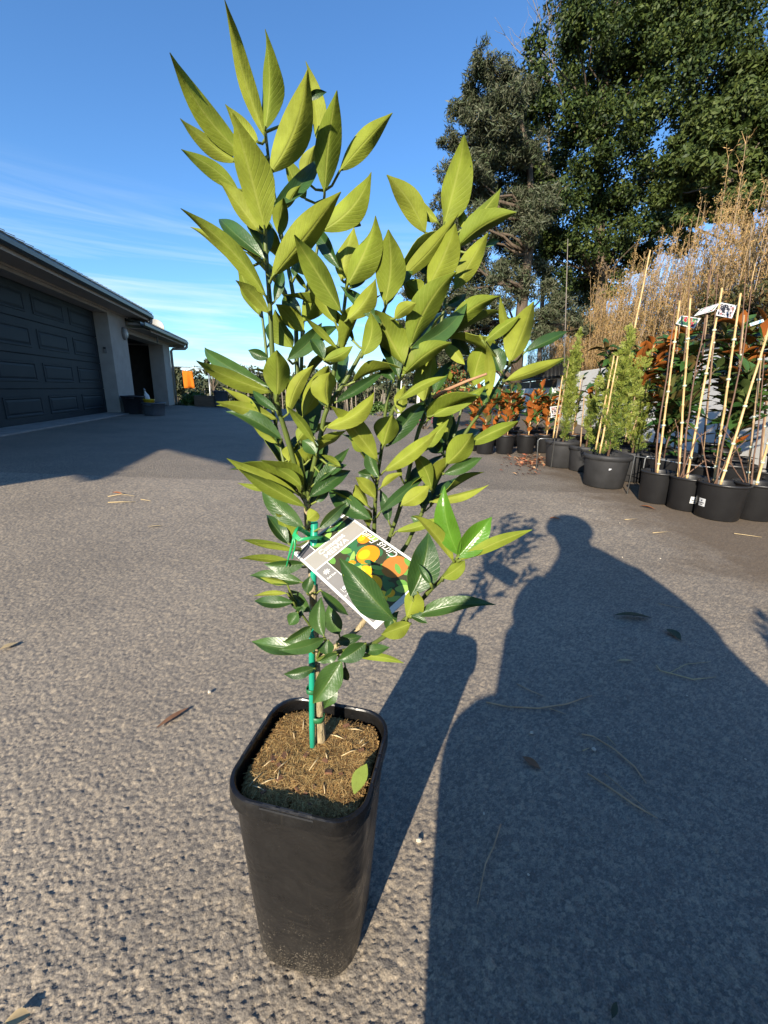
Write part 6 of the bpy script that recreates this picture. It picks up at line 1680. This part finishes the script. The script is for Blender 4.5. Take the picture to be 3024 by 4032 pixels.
chip('pale chip on the asphalt left of the pot', 825, 2726, .0055)
chip('white chip at the bright wedge beside the pot', 1650, 3312, .005)
chip('white chip in the shadow above the brown leaf', 2092, 2888, .005)
chip('white chip right of the tiny tan twig', 2338, 2952, .005)
for x, y in ((2210, 2463), (2935, 2990), (1905, 3205), (2080, 3445), (2705, 2740), (2450, 2195), (2600, 2200), (2285, 1985), (2440, 2060)):
    chip('small pale chip scattered on the asphalt', x, y, .0024 if y > 2300 else .004, group='scattered pale chips')
# drift of dry leaves by the far pots
rl_ = np.random.default_rng(77); VV, FF = [], []; cnt = 0
for k in range(230):
    x = rl_.normal(2085, 42); y = rl_.normal(1812, 11) if rl_.random() < .8 else rl_.uniform(1800, 1870)
    c = np.array(PZ(float(x), float(min(max(y, 1790), 1880)), 0.012 + .015 * rl_.random())); a = rl_.uniform(0, 6.28); L_ = rl_.uniform(.03, .075); w_ = L_ * rl_.uniform(.2, .4)
    d_ = np.array([math.cos(a), math.sin(a), rl_.normal() * .25]); s_ = np.array([-math.sin(a), math.cos(a), rl_.normal() * .35])
    VV += [c - d_ * L_ / 2, c + s_ * w_ / 2 + [0, 0, .006], c + d_ * L_ / 2, c - s_ * w_ / 2 + [0, 0, .006]]; FF.append((cnt, cnt + 1, cnt + 2, cnt + 3)); cnt += 4
lt = link('leaf_litter', np_mesh('leaf_litter', np.array(VV), np.array(FF), leafmat('litter_leaf', [(0.24, 0.075, 0.04), (0.36, 0.16, 0.08), (0.17, 0.06, 0.035), (0.42, 0.26, 0.14)], rough=.8, trans=0, spec=.2)))
stuff(lt); tag(lt, 'drift of reddish dry leaves beside the slim conifer pot', 'leaf litter')

# ================================================================ THE PHOTOGRAPHER (behind the lens; seen as a shadow)
sa, ca = math.sin(SUN_AZ), math.cos(SUN_AZ)
def W(s, t, h): return Vector((s * sa + t * ca, s * ca - t * sa, h))   # s: away from the sun, t: to the right, h: height
J = {'pelvis': (W(-.44, .24, .36), .170), 'waist': (W(-.40, .22, .52), .165), 'chest': (W(-.30, .20, .74), .165), 'neck0': (W(-.24, .15, .90), .085), 'neck': (W(-.20, .125, .97), .080), 'jaw': (W(-.16, .10, 1.03), .092), 'head': (W(-.17, .09, 1.09), .118), 'crown': (W(-.18, .095, 1.13), .080),
     'shR': (W(-.27, .36, .88), .082), 'elR': (W(-.17, .52, .66), .058), 'wrR': (W(-.10, .20, .660), .036), 'haR': (W(-.075, .10, .69), .030),
     'shL': (W(-.27, .085, .83), .070), 'elL': (W(-.19, -.05, .62), .048), 'wrL': (W(-.10, -.05, .69), .032), 'haL': (W(-.075, -.055, .715), .028),
     'fillR': (W(-.30, .44, .60), .18), 'fillL': (W(-.28, .045, .58), .14),  # added joints that widen the trunk to fill out its shadow
     'hipR': (W(-.42, .43, .34), .165), 'knR': (W(-.12, .56, .38), .10), 'anR': (W(-.34, .50, .09), .055), 'toR': (W(-.14, .52, .035), .036),
     'hipL': (W(-.42, .12, .34), .130), 'knL': (W(-.13, -.10, .40), .085), 'anL': (W(-.30, .10, .09), .050), 'toL': (W(-.13, .09, .035), .036)}
E_ = [('pelvis', 'waist'), ('waist', 'chest'), ('chest', 'neck0'), ('neck0', 'neck'), ('neck', 'jaw'), ('jaw', 'head'), ('head', 'crown'), ('chest', 'shR'), ('shR', 'elR'), ('elR', 'wrR'), ('wrR', 'haR'), ('chest', 'shL'), ('shL', 'elL'), ('elL', 'wrL'), ('wrL', 'haL'), ('waist', 'fillR'), ('waist', 'fillL'), ('pelvis', 'hipR'), ('hipR', 'knR'), ('knR', 'anR'), ('anR', 'toR'), ('pelvis', 'hipL'), ('hipL', 'knL'), ('knL', 'anL'), ('anL', 'toL')]
names = list(J); fing = []
V_ = [J[n][0] for n in names]; R_ = [J[n][1] for n in names]; ed = [(names.index(a), names.index(b)) for a, b in E_]
fwd = Vector((sa, ca, 0)); rgt = Vector((ca, -sa, 0)); upv = Vector((0, 0, 1))
for hand, side in (('haR', -1), ('haL', 1)):
    hb = names.index(hand); hp_ = J[hand][0]
    for k in range(5):
        b = hp_ + upv * (.022 - .012 * k) + rgt * side * .02 - fwd * (.004 if k < 4 else -.0)
        if k == 4: b = hp_ + upv * .0 - fwd * .02 + rgt * side * .012
        m_ = b + rgt * side * (.028 - .002 * abs(k - 1)) + fwd * (.006 if k < 4 else -.006); e_ = m_ + rgt * side * .022 - fwd * (.008 if k < 4 else 0.0)
        i0 = len(V_); V_ += [b, m_, e_]; R_ += [.0095, .0088, .0075]; ed += [(hb, i0), (i0, i0 + 1), (i0 + 1, i0 + 2)]
me = bpy.data.meshes.new('person'); me.from_pydata([tuple(v) for v in V_], ed, [])
po = link('person', me); tag(po, 'squatting photographer holding a phone, seen only as a shadow', 'person')
sk_ = po.modifiers.new('skin', 'SKIN'); sk_.use_smooth_shade = True
for i, sv in enumerate(me.skin_vertices[0].data): sv.radius = (R_[i], R_[i]); sv.use_root = (i == 0)
po.modifiers.new('sub', 'SUBSURF').levels = 2; po.modifiers['sub'].render_levels = 2
mc, tcn = nt('person_clothing'); b_, o_ = pbsdf(tcn); tx = N(tcn, 'ShaderNodeTexCoord'); sp_ = N(tcn, 'ShaderNodeSeparateXYZ'); tcn.links.new(tx.outputs['Object'], sp_.inputs[0])
rmp = ramp(tcn, [(0.0, (0.03, 0.03, 0.03)), (0.055, (0.035, 0.045, 0.07)), (0.41, (0.06, 0.06, 0.065)), (0.80, (0.42, 0.26, 0.19))]); rmp.color_ramp.interpolation = 'CONSTANT'
dv = N(tcn, 'ShaderNodeMath', operation='DIVIDE'); dv.inputs[1].default_value = 1.2; tcn.links.new(sp_.outputs['Z'], dv.inputs[0]); tcn.links.new(dv.outputs[0], rmp.inputs[0]); tcn.links.new(rmp.outputs[0], b_.inputs['Base Color']); b_.inputs['Roughness'].default_value = .8
me.materials.append(mc)
jk = MB(); rings = [(-.43, .33, .25, .28, .20), (-.42, .32, .34, .31, .20), (-.40, .275, .50, .335, .18), (-.36, .255, .64, .345, .17), (-.32, .25, .76, .275, .15), (-.28, .235, .86, .215, .125), (-.25, .20, .93, .155, .10), (-.22, .145, .985, .10, .08)]  # hull added round the torso to close gaps in the cast shadow
vs_ = []
for s_, t_, h_, ht_, hs_ in rings:
    for k in range(24):
        a_ = 2 * math.pi * k / 24; vs_.append(W(s_ + math.sin(a_) * hs_, t_ + math.cos(a_) * ht_ * (1 + .03 * math.sin(5 * a_ + h_ * 20)), h_))
jk.add(vs_, [(i * 24 + k, i * 24 + (k + 1) % 24, (i + 1) * 24 + (k + 1) % 24, (i + 1) * 24 + k) for i in range(len(rings) - 1) for k in range(24)] + [tuple(range(24))[::-1]], 0, True)
jk.obj('shadow_filler', simple('filler_cloth', (.06, .06, .066), (.04, .04, .045), rough=.85, scale=40, bump=.4), po)
M_HAIR = simple('dark_hair', (0.03, 0.022, 0.016), (0.02, 0.015, 0.011), rough=.6, scale=60, bump=.6)
hc = J['head'][0]; hm = MB().lathe([(.001, .105), (.06, .096), (.10, .066), (.122, .025), (.126, -.02), (.114, -.055), (.104, -.05), (.11, 0.0)], 20).obj('hair', M_HAIR, po); hm.location = hc - fwd * .012 + upv * .018
M_SKIN = simple('skin', (0.42, 0.26, 0.19), (0.38, 0.23, 0.165), rough=.5, scale=30)
for sgn in (-1, 1):
    ey = MB().lathe([(.001, -.011), (.008, -.008), (.011, 0), (.008, .008), (.001, .011)], 10).obj('eye', M_WHITE, po); ey.location = hc + fwd * .088 + rgt * sgn * .034 - upv * .005
    ear = MB().lathe([(.001, -.03), (.010, -.02), (.013, 0), (.009, .022), (.001, .03)], 8).obj('ear', M_SKIN, po); ear.location = hc + rgt * sgn * .096 - upv * .012
ns_ = MB().tube([hc + fwd * .092 + upv * .002, hc + fwd * .108 - upv * .03, hc + fwd * .092 - upv * .036], [.007, .013, .007], 8).obj('nose', M_SKIN, po)
MB().tube([hc + fwd * .084 - upv * .062 - rgt * .024, hc + fwd * .094 - upv * .06, hc + fwd * .084 - upv * .062 + rgt * .024], [.003, .006, .003], 8).obj('mouth', simple('lips', (.35, .14, .11), rough=.5), po)
ph = MB().box((0, 0, 0), (.0355, .004, .0735)).obj('phone', M_DARK); ph.matrix_world = cam.matrix_world @ Matrix.Translation((0.022, -0.055, 0.034)) @ Matrix.Rotation(math.radians(90), 4, 'X')
bevel(ph, .003, 3); tag(ph, 'dark phone held in front of the squatting photographer', 'phone')
scr = MB().box6(-.033, .033, .0041, .0044, -.070, .070).obj('screen', simple('phone_glass', (.01, .01, .012), rough=.08), ph)
# a leafy potted shrub standing behind the camera to the right: only its shadow enters at the right edge
lo = W(-.30, .98, .004); lo.z = .004
bs = thing('potted_shrub', 'potted shrub outside the frame whose leafy shadow enters at the right edge', 'potted plant', lo)
pot(bs, .17, .28, M_POT, seed=4); r2 = random.Random(9)
cl_ = [(rgt * r2.uniform(-.30, .35) + fwd * r2.uniform(-.2, .1) + upv * r2.uniform(.22, .62), r2.uniform(.11, .17)) for _ in range(26)] + [(rgt * r2.uniform(-.27, .25) + upv * r2.uniform(.62, .84), r2.uniform(.06, .10)) for _ in range(14)]
mb = MB()
for c, r in cl_: limb(mb, (0, 0, .25), c, .008, .003, .05, 5, 4, r2)
mb.obj('stems', M_STEM, bs); stuff(leaf_cloud('foliage', cl_, 9000, .06, .45, [M_BUSH], bs, 91, shell=.2))
